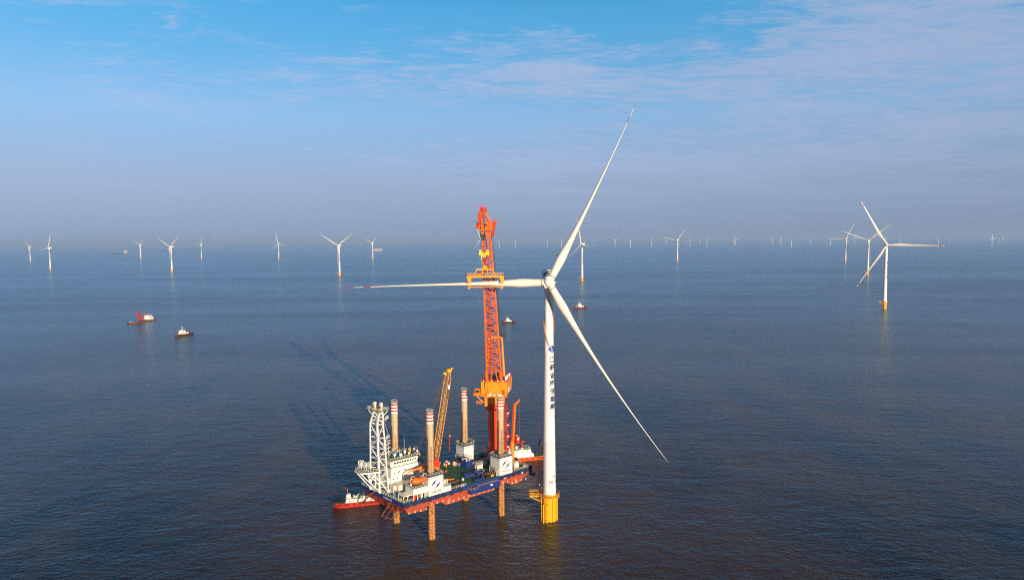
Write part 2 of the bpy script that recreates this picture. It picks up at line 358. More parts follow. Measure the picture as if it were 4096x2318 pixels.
def blade_mesh(name, length, pitch, flap, sweep, root=1.9, k=1.0, ns=40, bands=((0.90, 1.01), (0.71, 0.805)), fat=1.0):
    """grows along +Z from the rotor axis; -Y is upwind. flap: tip offset along -Y, sweep: tip offset along +X"""
    mb = MB(); n = len(AF); ts = sorted(set([i / ns for i in range(ns + 1)] + [0.87, 0.905, 0.94, 0.97, 0.99]))
    prev = None
    for q, t in enumerate(ts):
        ch, tr = lerp_tab(t); ch *= k; circ = max(0, min(1, (0.16 - t) / 0.12)); tw = pitch + math.copysign(R(8), -pitch) * (1 - t)
        ca, sa = math.cos(tw), math.sin(tw); ring = []
        for i, (x, y) in enumerate(AF):
            a = 2 * math.pi * i / n
            px, py = x * ch, y * ch * tr * 1.45
            qx, qy = 0.5 * ch * math.cos(a), 0.5 * ch * math.sin(a)
            px, py = px * (1 - circ) + qx * circ, (py * (1 - circ) + qy * circ) * fat
            ring.append((px * ca - py * sa + sweep * t * t, px * sa + py * ca - flap * t * t, root + (length - root) * t))
        base = len(mb.v); mb.v += ring
        if prev is not None:
            tm = (t + ts[q - 1]) / 2
            mi = 1 if (tm > 0.955 or 0.865 < tm < 0.91) else 0
            for i in range(n): mb.f.append((prev + i, prev + (i + 1) % n, base + (i + 1) % n, base + i)); mb.m.append(mi)
        prev = base
    mb.f.append(tuple(prev + i for i in range(n))); mb.m.append(1)
    mb.f.append(tuple(range(n - 1, -1, -1))); mb.m.append(0)
    return mb
def tower_r(z, zt): return 2.45 + (1.50 - 2.45) * (z - 10.0) / (zt - 10.0)
def wrap(r, ang0, z0, off=0.02, zt=86.5):
    def fn(co):
        z = z0 + co.y; rr = tower_r(z, zt) + off; a = ang0 + co.x / rr
        return (rr * math.sin(a), -rr * math.cos(a), z)
    return fn
def bird(s):
    return [[(-s, .10 * s), (-.55 * s, .34 * s), (-.05 * s, 0.02 * s), (0, -.14 * s), (-.5 * s, .16 * s)], [(0, -.14 * s), (.08 * s, .05 * s), (.5 * s, .30 * s), (1.05 * s, .42 * s), (.55 * s, .14 * s)]]
def tower_lettering(mb, ang):
    zs = [61.48 - i * 2.96 for i in range(7)]
    for z, chs in zip(zs, '江蘇省國信集團'):
        bm = slice_x(text2d(chs, 2.5, 0.065), 0.22)
        for v in bm.verts: v.co.x += v.co.y * 0.10                       # brush lettering leans a little
        bm_into(mb.use(0), bm, wrap(0, ang, z))
def bird_mark(mb, ang, i):
    z, s, da = ((68.4, 0.85, 0.0), (40.9, 0.85, -0.1), (39.9, 0.7, 0.55))[i]
    bm_into(mb, slice_x(poly2d(bird(s)), 0.2), wrap(0, ang + da, z))
def diamond_mark(mb, ang):
    bm_into(mb, slice_x(poly2d([[(-1.75, 0), (-.28, -1.5), (-.28, 1.5)], [(.0, -1.75), (.0, -.55), (.28, .05), (-.05, .45), (-.05, 1.75), (-.1, 1.75), (-.1, -1.75)], [(.12, -1.65), (1.75, 0), (.12, 1.65), (.12, .55), (.45, .05), (.12, -.5)]]), 0.2), wrap(0, ang, 65.4))
def railing_ring(mb, r, z, h=1.1, n=18, rr=0.06, a0=0, a1=2 * math.pi):
    P = [(r * math.cos(a0 + (a1 - a0) * i / n), r * math.sin(a0 + (a1 - a0) * i / n), z) for i in range(n + 1)]
    mb.rail(P, h, 5.0, rr)
def build_transition(parent, detail=True):
    mb = MB(); mb.lathe([(2.75, -3), (2.75, 9.4), (2.62, 9.5), (2.62, 10.0)], 36)
    tp = mb.build('transition_piece', yellow, parent)
    mb = MB(); mb.lathe([(2.75, 9.15), (3.75, 9.3), (3.95, 9.3), (3.95, 9.5), (2.6, 9.5)], 36, caps=False)
    mb.box(-7.6, -2.4, -1.0, 2.6, 9.22, 9.45); mb.tube((-7.4, -0.8, 9.2), (-2.6, -0.6, 6.8), 0.14); mb.tube((-7.4, 2.4, 9.2), (-2.6, 1.0, 6.8), 0.14)
    mb.build('access_platform', yellow, tp)
    mb = MB(); railing_ring(mb, 3.9, 9.5, 1.1, 22, 0.07, R(-150), R(150))
    mb.rail([(-3.6, -1.0, 9.45), (-7.6, -1.0, 9.45), (-7.6, 2.6, 9.45), (-3.2, 2.6, 9.45)], 1.1, 0.7, 0.07)
    mb.build('platform_railing', yellow, tp)
    mb = MB()
    for x0 in (-2.55, -1.15):
        mb.tube((x0, -3.75, -2.5), (x0, -3.75, 7.2), 0.19)
        for z in (1.0, 4.0, 7.0): mb.tube((x0, -3.75, z), (x0 * 0.7, -2.3, z), 0.12)
    for z in [0.3 + 0.55 * i for i in range(13)]: mb.tube((-2.2, -3.55, z), (-1.5, -3.55, z), 0.05, n=4)
    for x in (-2.2, -1.5): mb.tube((x, -3.55, -1), (x, -3.55, 9.6), 0.07, n=5)
    mb.build('boat_landing', yellow, tp)
    mb = MB()
    for a in (-68, -22, -8):
        x, y = 3.0 * math.cos(R(a)), 3.0 * math.sin(R(a)); mb.tube((x, y, -2), (x, y, 9.3), 0.12)
    for a in (170, 200):
        x, y = 3.3 * math.cos(R(a)), 3.3 * math.sin(R(a)); mb.tube((x, y, -2), (x, y, 9.3), 0.14)
    for z in (0.6, 3.6, 6.6):
        mb.torus((0, 0, z), 2.9, 0.09, 'z', 32, 5)
    mb.build('cable_guide', yellow, tp)
    mb = MB(); mb.use(0).box(-3.2, -2.5, -0.6, 0.6, 9.45, 10.3); mb.box(-5.2, -3.6, 0.2, 2.0, 9.45, 10.0); mb.use(1).tube((-2.9, 1.9, 9.45), (-2.9, 1.9, 12.2), 0.22); mb.tube((-2.9, 1.9, 12.2), (-3.9, 1.9, 12.9), 0.12)
    mb.build('davit_crane', [rust, white], tp)
    return tp
def build_nacelle(parent, zh, name='nacelle'):
    mb = MB(); p = []
    prof = [(-1.6, 1.45, -1.6, 1.6), (-0.4, 2.0, -2.2, 2.1), (6.5, 2.1, -2.3, 2.3), (8.2, 1.9, -1.9, 2.2)]
    for y, hw, z0, z1 in prof: p += [(-hw, y, zh + z0), (hw, y, zh + z0), (hw, y, zh + z1), (-hw, y, zh + z1)]
    fs = [(0, 1, 2, 3), (15, 14, 13, 12)]
    for k in range(3):
        for i in range(4): fs.append((4 * k + i, 4 * k + (i + 1) % 4, 4 * k + 4 + (i + 1) % 4, 4 * k + 4 + i))
    mb.add(p, fs)
    nac = mb.build(name, white, parent)
    mb = MB(); mb.use(0).rail([(-1.9, 5.0, zh + 2.3), (1.9, 5.0, zh + 2.3), (1.9, 8.0, zh + 2.3), (-1.9, 8.0, zh + 2.3)], 1.9, 1.5, 0.09, True, 3)
    mb.use(1).box(-1.5, 1.3, 5.2, 7.6, zh + 2.25, zh + 3.4)
    mb.build('hoist_platform', [white, dark], nac)
    return nac
ROTGRP = 'wind turbines of the offshore farm'
# main turbine ------------------------------------------------------
TX, TY, HUBZ = 13.6, 252.4, 90.2
T = thing('wind_turbine', 'huge white wind turbine nearest the camera with yellow base, beside the jack-up barge', 'wind turbine', (TX, TY, 0), 0, ROTGRP)
mb = MB(); zt = 86.5; prof = []
for z in (10.0, 30.0, 30.05, 30.1, 64.1, 64.15, 64.2, 86.0):
    prof.append((tower_r(z, zt) + (0.015 if z in (30.05, 64.15) else 0), z))
mb.lathe(prof + [(1.62, 86.05), (1.62, 86.4), (1.9, 86.5), (1.9, 88.2)], 48)
mtow = mb.build('tower', towerw, T)
mb = MB(); tower_lettering(mb, R(40)); mb.build('lettering', navy, mtow, 0)
mb = MB(); diamond_mark(mb, R(40)); mb.build('emblem', logoblue, mtow, 0)
for i in range(3): mb = MB(); bird_mark(mb, R(40), i); mb.build('bird_mark', navy, mtow, 0)
mb = MB(); bm_into(mb, slice_x(text2d('H01-24', 1.25, 0.035), 0.25), wrap(0, R(41), 15.2)); mb.build('location_code', inkbrown, mtow, 0)
mb = MB()
bm_into(mb, slice_x(text2d('24', 1.05, 0.03), 0.25), wrap(0, R(40), 17.2))
ringp = [[(r0 * math.cos(R(a)), r0 * 1.05 * math.sin(R(a))) for r0, a in ((0.98, k), (0.98, k + 15), (0.88, k + 15), (0.88, k))] for k in range(0, 360, 15)]
bm_into(mb, slice_x(poly2d(ringp), 0.2), wrap(0, R(40), 17.25))
mb.build('number_mark', inkbrown, mtow, 0)
for z in (64.15, 30.05, 86.02): mb = MB(); mb.torus((0, 0, z), tower_r(z, zt) + 0.0, 0.045, 'z', 40, 5); mb.build('flange_seam', grey, mtow)
build_transition(T)
build_nacelle(T, HUBZ)
def rotor_hub(parent, loc, tilt, name='rotor', s=1.0):
    mb = MB(); prof = [(0.02, -2.6), (0.7, -2.45), (1.35, -2.0), (1.8, -1.2), (2.05, -0.2), (2.1, 0.8), (1.95, 1.7), (1.6, 2.2)]
    vs = MB(); vs.lathe([(r * s, z * s) for r, z in prof], 28)
    vs.v = [(x, z, y) for x, y, z in vs.v]                      # axis along Y, nose to -Y
    for k in range(3):
        a = 2 * math.pi * k / 3; d = Vector((math.sin(a), 0, math.cos(a)))
        vs.tube(d * 0.8, d * 2.15 * s, 1.52, 1.46, 24)
    o = vs.build(name, white, parent); o.location = loc; o.rotation_euler = (tilt, 0, 0); return o
MAIN_BLADES = [(4.7037, 73.29, 7.8, -1.43), (0.4887, 72.15, 7.8, -2.22), (2.6302, 74.47, 7.8, -4.91)]
TILT = R(7.4); YAW = R(-3.0)
MR = rotor_hub(T, (0, 0, 0), 0.0)
MR.matrix_local = Matrix.Translation((13.39 - TX, 247.9 - TY, 90.25)) @ Matrix.Rotation(YAW, 4, 'Z') @ Matrix.Rotation(TILT * -1, 4, 'X')
for ang, ln, flap, sweep in MAIN_BLADES:
    b = blade_mesh('blade', ln, R(-88), flap, sweep).build('blade', [bladew, bladew if 2 < ang < 3 else (mat('faded red band', (.42, .16, .13), .4) if ang < 1 else redband)], MR, 60)
    b.rotation_euler = (0, ang, 0)
    mbb = MB(); mbb.lathe([(1.42, 2.35), (1.46, 2.4), (1.46, 2.75), (1.42, 2.8)], 28, caps=False); mbb.build('root_collar', grey, b)
# rope strakes of dashed floats round the upper tower
for (a0, z0, a1, z1), lab in zip(((-8, 85.4, 190, 63.0), (172, 85.4, 372, 65.6)), ('dashed orange float rope winding from the front of the tower top to its right side', 'dashed orange float rope coming round the left of the tower to the blue diamond')):
    mb = MB(); k = 25
    for i in range(k):
        P = []
        for s in (i / k, (i + 0.62) / k):
            a = R(a0 + (a1 - a0) * s); z = z0 + (z1 - z0) * (0.35 * s + 0.65 * s ** 0.9); r = tower_r(z, zt) + 0.16
            P.append((r * math.sin(a), -r * math.cos(a), z))
        mb.use(0).tube(P[0], P[1], 0.22, n=6)
        mb.use(1).tube(P[1], [P[0][j] + (P[1][j] - P[0][j]) / 0.62 for j in range(3)], 0.06, n=4)
    tag(mb.build('float_rope', [mat('float orange', (.75, .25, .02), .6), rust]), lab, 'rope', 'float ropes round the nearest tower', loc=(TX, TY, 0))
# the other turbines of the farm: x, y, hub height, rotor yaw, blade azimuth, rotor radius / hub height, label
FARM = [(-2764, 3924, 86.1, -35, 70, 0.7), (-1843, 2727, 87.2, -30, 20, 0.75), (-2483, 4575, 90.1, -30, 52, 0.7), (-1205, 2420, 89.8, -30, 56, 0.8), (-2000, 4407, 90.5, -35, 32, 0.7), (-1405, 4123, 93.2, -20, 106, 0.8), (-524, 2076, 92.0, -25, 58, 0.8), (-779, 3832, 93.4, -40, 50, 0.75), (-160, 3605, 107.9, -30, 98, 0.8), (-154, 8442, 84, -55, 94, 0.58), (56, 9451, 84, -60, 42, 0.58), (497, 9580, 84, -40, 10, 0.58), (606, 8306, 84, -45, 112, 0.58), (178, 1728, 93.2, -45, 108, 0.75), (973, 9694, 84, -45, 60, 0.64), (1439, 9526, 84, 20, 58, 0.58), (1411, 8129, 84, -40, 70, 0.58), (1879, 9194, 84, -50, 4, 0.58), (2465, 10913, 84, -40, 4, 0.58), (763, 3146, 98.4, -40, 40, 0.8), (2307, 8856, 84, -45, 2, 0.58), (2976, 10814, 84, -60, 24, 0.58), (2248, 7879, 84, -40, 38, 0.58), (2877, 8848, 84, -45, 112, 0.58), (3532, 10805, 85.7, 10, 86, 0.58), (4188, 10999, 87.2, 15, 58, 0.58), (3471, 8818, 84, -35, 100, 0.58), (3134, 7667, 84, -55, 44, 0.64), (4552, 10414, 87.8, -55, 80, 0.58), (4107, 8818, 84, -30, 44, 0.58), (1398, 2861, 99.2, -45, 28, 0.8), (5266, 10506, 90.2, -25, 118, 0.58), (980, 1878, 96.0, -40, 52, 0.8), (549, 1002, 93.7, -25, 92, 0.8), (6457, 11816, 84, -30, 70, 0.7), (6025, 10597, 87.1, -65, 70, 0.58), (5128, 8224, 85.8, -65, 88, 0.58), (6737, 10522, 84, -75, 12, 0.58), (5051, 7195, 84, 15, 110, 0.58), (5932, 8331, 89.9, -75, 88, 0.58), (7841, 10933, 84, 15, 36, 0.58)]
LABELS = ['faint slim white turbine nearest the left edge of the picture', 'white turbine with one blade nearly upright, second from the left edge', 'small turbine just right of the long dark cargo ship on the left', 'tall lettered turbine with V-spread blades, fourth from the left edge', 'slim small turbine between the V-bladed turbine and the next taller one, fifth from the left', 'turbine sixth from the left, one blade almost straight up, nearly above the lone tug', 'largest turbine left of the orange crane, two red-tipped blades raised in a wide V', 'turbine just left of the pale work platform with the blue gantry', 'turbine mostly hidden behind the orange crane boom, a blade tip showing at its left', 'tiny hazy turbine directly right of the orange crane boom', 'tiny hazy turbine, second to the right of the orange crane boom', 'tiny hazy turbine third to the right of the orange crane boom, one blade straight up', "tiny hazy turbine just left of the nearest turbine's upper blade", 'large turbine right behind the upper blade of the nearest turbine', 'faint tiny turbine standing directly behind the large turbine by the upper blade', 'tiny hazy turbine first to the right of the large turbine by the upper blade', 'tiny hazy turbine second to the right of the large turbine by the upper blade', 'tiny upright-bladed turbine left of the middle-distance turbine on the right half', 'tiny turbine whose blades cross behind the left blade of the middle-distance turbine', 'middle-distance turbine with a level left blade, halfway between upper blade and right group', 'tiny turbine with one blade straight up, first right of the middle-distance turbine', 'faint tiny turbine second right of the middle-distance turbine', 'tiny hazy turbine third right of the middle-distance turbine, with orange foot', 'front one of two tiny turbines overlapping each other on the far row', 'rear one of two tiny turbines overlapping each other on the far row', 'left one of three tiny turbines left of the big right-hand group', 'middle one of three tiny turbines left of the big right-hand group', 'right one of three tiny turbines left of the big right-hand group, clearest of them', 'lone tiny turbine between the three small ones and the big right-hand group', 'tiny turbine left behind the long level blade of the farthest of the right-hand group', 'smallest and leftmost of the three clear turbines on the right', 'faint tiny turbine with blades hardly visible between the clear turbines on the right', 'middle one of the three clear turbines on the right, partly behind the biggest', 'biggest background turbine on the right, with a long level blade and red-banded tips', 'faint tiny turbine close behind the hub of the biggest background turbine', 'faint tiny turbine above the level blade of the biggest background turbine', 'tiny turbine near the tip of the level blade of the biggest background turbine', 'faintest tiny turbine right of the level blade tip on the right', 'left one of three tiny turbines close to the right edge, one blade upright', 'middle one of three tiny turbines close to the right edge', 'faintest and rightmost turbine close to the right edge']
def far_turbine_mesh(hz, R0, yaw, az, mats):
    mb = MB(); s = hz / 90.0
    mb.use(1).lathe([(4.4, -2), (4.4, 8.5 * s), (3.8, 8.6 * s)], 12); mb.use(0).lathe([(3.7, 8.4 * s), (2.6, hz - 1.5)], 12)
    ca, sa = math.cos(yaw), math.sin(yaw)
    Mz = Matrix.Translation((0, 0, hz)) @ Matrix.Rotation(yaw, 4, 'Z')
    q = MB(); q.box(-2.6, 2.6, -2.0, 8.0, -2.4, 2.8); q.tube((0, -5.6, 0), (0, -2.0, 0), 1.0, 2.0, 12)
    mb.add([Mz @ Vector(v) for v in q.v], q.f)
    for k in range(3):
        a = az + k * 2 * math.pi / 3; B = Mz @ Matrix.Translation((0, -4.2, 0)) @ Matrix.Rotation(a, 4, 'Y')
        q = MB(); prev = None
        for t, w in ((0.03, 1.9), (0.15, 2.8), (0.5, 2.1), (0.9, 1.3), (1.0, 0.5)):
            ring = [(-w, -R0 * .07 * t * t, t * R0), (0, -.5 * w - R0 * .07 * t * t, t * R0), (w, -R0 * .07 * t * t, t * R0), (0, .5 * w - R0 * .07 * t * t, t * R0)]
            b0 = len(q.v); q.v += ring
            if prev is not None: q.f += [(prev + i, prev + (i + 1) % 4, b0 + (i + 1) % 4, b0 + i) for i in range(4)]
            prev = b0
        mb.add([B @ Vector(v) for v in q.v], q.f)
    return mb
proto = None; BLADE_CACHE = {}
let_mesh = None
for (x, y, hz, yw, az, rh), lab in zip(FARM, LABELS):
    yaw, az = R(yw), R(az); R0 = hz * rh; d = math.hypot(x, y)
    if d > 5200:
        o = far_turbine_mesh(hz, R0, yaw, az, None).build('wind_turbine', [towerw, yellow])
        tag(o, lab, 'wind turbine', ROTGRP, (x, y, 0)); continue
    if proto is None:
        proto = thing('wind_turbine', lab, 'wind turbine', (0, 0, 0), 0, ROTGRP)
        mb = MB(); mb.lathe([(tower_r(z, zt) + .25, z) for z in (9.9, 30, 60, 88.0)], 28); tw = mb.build('tower', towerw, proto)
        mb = MB(); tower_lettering(mb, R(38)); mb.v = [(a * 1.13, b * 1.13, c) for a, b, c in mb.v]; mb.build('lettering', navy, tw, 0)
        mb = MB(); diamond_mark(mb, R(38)); mb.v = [(a * 1.13, b * 1.13, c) for a, b, c in mb.v]; mb.build('emblem', logoblue, tw, 0)
        tpo = build_transition(proto)
        nb = build_nacelle(proto, 0.0)
        rb = rotor_hub(proto, (0, 0, 0), 0)
        bm0 = blade_mesh('blade', 75.0, R(28), 5.0, -0.6, ns=24, fat=1.0)
        for k in range(3):
            b = bm0.build('blade', [bladew, redband], rb, 60) if k == 0 else b.copy()
            if k: COL.objects.link(b); b.parent = rb
            b.rotation_euler = (0, k * 2 * math.pi / 3, 0)
        P = proto
    else:
        P = dup(proto, (x, y, 0), 0, lab)
    P.location = (x, y, 0); s = hz / 90.0; P.scale = (s, s, s); P['label'] = lab
    for c in kids(P):
        if c.name.startswith('nacelle'): c.location = (0, 0, 90.0); c.rotation_euler = (0, 0, yaw)
        if c.name.startswith('rotor'):
            c.matrix_local = Matrix.Translation((4.5 * math.sin(yaw), -4.5 * math.cos(yaw), 90.0)) @ Matrix.Rotation(yaw, 4, 'Z') @ Matrix.Rotation(R(-5), 4, 'X') @ Matrix.Rotation(az, 4, 'Y') @ Matrix.Diagonal((R0 / s / 75.0, 1, R0 / s / 75.0, 1))

# ------------------------------------------------------------------ jack-up barge (local frame: u along the hull, v across, z up; origin at the near leg)
FLX, FLY, BA = -29.342, 236.572, R(39.8)
BM = Matrix.Translation((FLX, FLY, 0)) @ Matrix.Rotation(BA, 4, 'Z')
def B(u, v, z=16.6): return BM @ Vector((u, v, z))
DK = 16.6
J = thing('jackup_barge', 'blue and red jack-up barge raised above the sea on four striped legs', 'barge', (FLX, FLY, 0), BA)
NV, FV = -2.5, 23.9
def skew(u, v): k = (v - NV) / (FV - NV); return u - (2.2 if u < 0 else 1.0) * k * (1 if (u < -5 or u > 38) else 0)
mb = MB()
def slab(poly, v0, v1, m_side, top=None):
    k = len(poly); vs = [(skew(u, v0), v0, z) for u, z in poly] + [(skew(u, v1), v1, z) for u, z in poly]
    mb.use(m_side); mb.add(vs, [tuple(range(k)), tuple(range(2 * k - 1, k - 1, -1))])
    for i in range(k):
        j = (i + 1) % k
        mb.use(top if (top is not None and abs(poly[i][1] - DK) < .01 and abs(poly[j][1] - DK) < .01) else m_side)
        mb.add([vs[i], vs[j], vs[k + j], vs[k + i]], [(0, 1, 2, 3)])
slab([(-12.6, DK), (-12.5, 15.0), (44.3, 15.0), (44.5, DK)], NV, FV, 0, 2)
slab([(-12.45, 15.0), (-11.0, 12.6), (-8.2, 12.2), (-7.2, 12.5), (-4.2, 11.9), (-3.7, 13.2), (2.6, 13.3), (4.6, 11.75), (26.0, 11.75), (28.0, 13.2), (32.6, 13.2), (35.3, 11.75), (38.8, 11.75), (44.25, 15.0)], NV + .03, FV - .03, 1)
mb.use(1).box(-13.9, -12.6, 0.5, 21.5, 12.9, 13.4)
hull = mb.build('hull', [hullblue, hullred, deckgreen], J, 0)
mb = MB()
for i in range(24):
    u = -10.5 + i * 2.3
    if -3.4 < u < 4 or 28 < u < 34: z0 = 13.35
    else: z0 = 12.25
    for z in (z0, z0 + .45): mb.cbox((u, NV - .005 + .03, z + (.25 if u < -8 else 0)), .55, .02, .16)
for i, z in enumerate((12.1, 12.6, 13.1, 13.6)):
    for u in (6.0, 37.2): mb.cbox((u, NV + .025, z), .35, .02, .2)
for i in range(7): mb.cbox((39.0 + i * .62, NV - .005, 15.35), .36, .02, .42 + .1 * (i % 2))
for i in range(6): mb.cbox((30.0 + i * .8, NV - .005, 15.2), .5, .02, .22)
for i in range(7): mb.cbox((skew(-12.55, 9.5 - i * .75) - .012, 9.5 - i * .75, 15.75), .03, .42, .5 + .12 * (i % 2))
mb.build('hull_marks', [shipwhite], hull, 0)
mb = MB()                                                             # deck edge railing and bulwark
mb.rail([(-12.5, NV + .1, DK), (-9.2, NV + .1, DK)], .95, 1.0, .055); mb.build('deck_railing', railm, hull, 0); mb = MB(); mb.rail([(7.2, NV + .1, DK), (13.6, NV + .1, DK)], .95, 1.0, .055); mb.build('deck_railing', railm, hull, 0); mb = MB()
mb.rail([(35.8, NV + .1, DK), (44.3, NV + .1, DK), (43.4, FV - .1, DK)], .95, 1.0, .055); mb.build('deck_railing', railm, hull, 0); mb = MB()
mb.rail([(-12.5, NV + .1, DK), (skew(-12.5, FV - .1), FV - .1, DK), (20, FV - .1, DK)], .95, 1.0, .06)
mb.build('deck_railing', railm, hull, 0)
for i, u in enumerate((-11.4, -8.3, -4.6, -2.2, .8, 3.7, 7.2, 10.8, 30.2, 33.4, 36.2, 39.0, 41.9)):
    m2 = MB(); m2.lathe([(.3, -.22), (.8, -.18), (.88, 0), (.8, .18), (.3, .22)], 16); m2.v = [(x, z, y) for x, y, z in m2.v]
    o = m2.build('tyre_fender', black, J); o.location = (u, NV - .2, 15.72 - (.15 if i % 3 == 0 else 0))
mb = MB(); mb.lathe([(.5, -1.3), (1.05, -1.1), (1.15, 0), (1.05, 1.1), (.5, 1.3)], 18); o = mb.build('roller_fender', black, J); o.location = (44.9, -2.0, 15.9)
mb = MB(); mb.tube((44.3, -2.6, 14.0), (46.6, -3.2, 13.6), .62, n=14); mb.build('mooring_fender', dark, J)
# stern fender frame of rusty pipes over the tied-up boat
mb = MB()
for (a, b, r) in (((-14.6, 14.5, 16.6), (-18.6, 20.2, 10.4), .26), ((-14.4, 13.0, 15.5), (-17.6, 18.0, 10.6), .13), ((-14.0, 4.2, 15.4), (-15.6, 7.6, 10.2), .24), ((-13.4, 3.0, 14.6), (-15.2, 6.0, 9.2), .16), ((-12.9, .6, 14.8), (-14.2, 3.4, 9.8), .18), ((-15.6, 7.6, 10.2), (-14.2, 3.4, 9.8), .16), ((-12.9, -1.6, 14.0), (-14.2, 3.4, 9.8), .14)):
    mb.tube(a, b, r, n=8)
mb.build('fender_frame', rust, J)
# legs
LEGS = [((0, 0), 46.7), ((31.89, 0.0), 46.7), ((-2.3, 20.7), 46.7), ((30.5, 21.6), 46.3)]
rackm = mat('rack rust', (0.085, 0.030, 0.012), .7, vary=.5, scale=1.5, dirt=(.40, .17, .04), dirt_amt=.8)
def leg(pos, top):
    rails = []; mb = MB(); mb.use(0).lathe([(1.28, -4), (1.28, top - .9), (1.22, top - .9)], 32)
    for a in range(0, 360, 60):                                       # rack rails
        c, s_ = math.cos(R(a - 48)), math.sin(R(a - 48)); t = Vector((-s_, c, 0)) * .16; p = Vector((c, s_, 0)) * 1.3
        for k in (-1, 1):
            q = p + t * k; rails.append(((q.x, q.y, -3), (q.x, q.y, top - 9.5 - 3.5 * ((a // 60) % 2))))
    o = mb.build('leg', [legm], J); o.location = (*pos, 0)
    for p, q in rails: mb = MB(); mb.tube(p, q, .075, n=4); mb.build('rack_rail', rackm, o, 0)
    for z in (6.0, 11.0, 22.0, 28.5): mb = MB(); mb.torus((0, 0, z), 1.27, .06, 'z', 28, 4); mb.build('weld_band', rackm, o)
    mb = MB()
    z = 1.2
    while z < top - 6.0:
        for a in (-132, -12, 108, -72):
            c, s_ = math.cos(R(a)), math.sin(R(a)); mb.tube((c * 1.2, s_ * 1.2, z), (c * 1.30, s_ * 1.30, z), .13, n=8)
        z += 1.15
    mb.build('pin_holes', [black, cream], o)
    mb = MB()
    for i, (z0, z1, m) in enumerate(((-2.9, -2.2, 0), (-2.2, -1.75, 1), (-1.75, -1.15, 0), (-1.15, -.7, 1), (-.7, -.1, 0), (-4.0 + .35, -2.9, 0))):
        pass
    for z0, z1, m in ((4.0, 3.25, 0), (3.25, 2.75, 1), (2.75, 2.1, 0), (2.1, 1.6, 1), (1.6, .95, 0), (.95, .45, 1)):
        mb.use(m).lathe([(1.30, top - .9 - z0 + .0), (1.30, top - .9 - z1)], 32, caps=False)
    mb.build('stripe_bands', [white, redband], o)
    mb = MB(); railing_ring(mb, 1.22, top - .9, .9, 12, .05); mb.lathe([(1.2, top - 1.0), (1.2, top - .88)], 24); mb.build('top_railing', cream, o, 0)
    return o
LEGO = [leg(*l) for l in LEGS]
# emblem of two facing crescents with a sail
def emblem(s):
    left = []
    def arc(a0, a1, rx, ry, thin0, thin1, n=14, rot=R(-32)):
        o, i = [], []
        for k in range(n + 1):
            t = k / n; a = R(a0 + (a1 - a0) * t); th = thin0 + (thin1 - thin0) * math.sin(math.pi * t)
            for L_, q in ((o, 1.0), (i, 1.0 - th)):
                x, y = rx * q * math.cos(a), ry * q * math.sin(a); L_.append((x * math.cos(rot) - y * math.sin(rot), x * math.sin(rot) + y * math.cos(rot)))
        return [[o[k], o[k + 1], i[k + 1], i[k]] for k in range(n)]
    half = arc(78, 262, 1.15, 1.75, .02, .20) + arc(95, 250, .86, 1.42, .02, .12)
    sail = [[(-.12, 1.35), (-.12, -.1), (-.35, .12), (-.42, .42), (-.72, .05)], [(-.12, 1.35), (-.72, .05), (-1.15, -.15), (-.7, .75)]]
    P = [[(x * 1.3 - .12, y * .95) for x, y in p] for p in half + sail]
    P2 = [[(-x, -y) for x, y in p] for p in P]
    return [[(x * s, y * s) for x, y in p] for p in P + P2]
def face_v(v, u0, z0): return lambda co: (u0 + co.x, v, z0 + co.y)
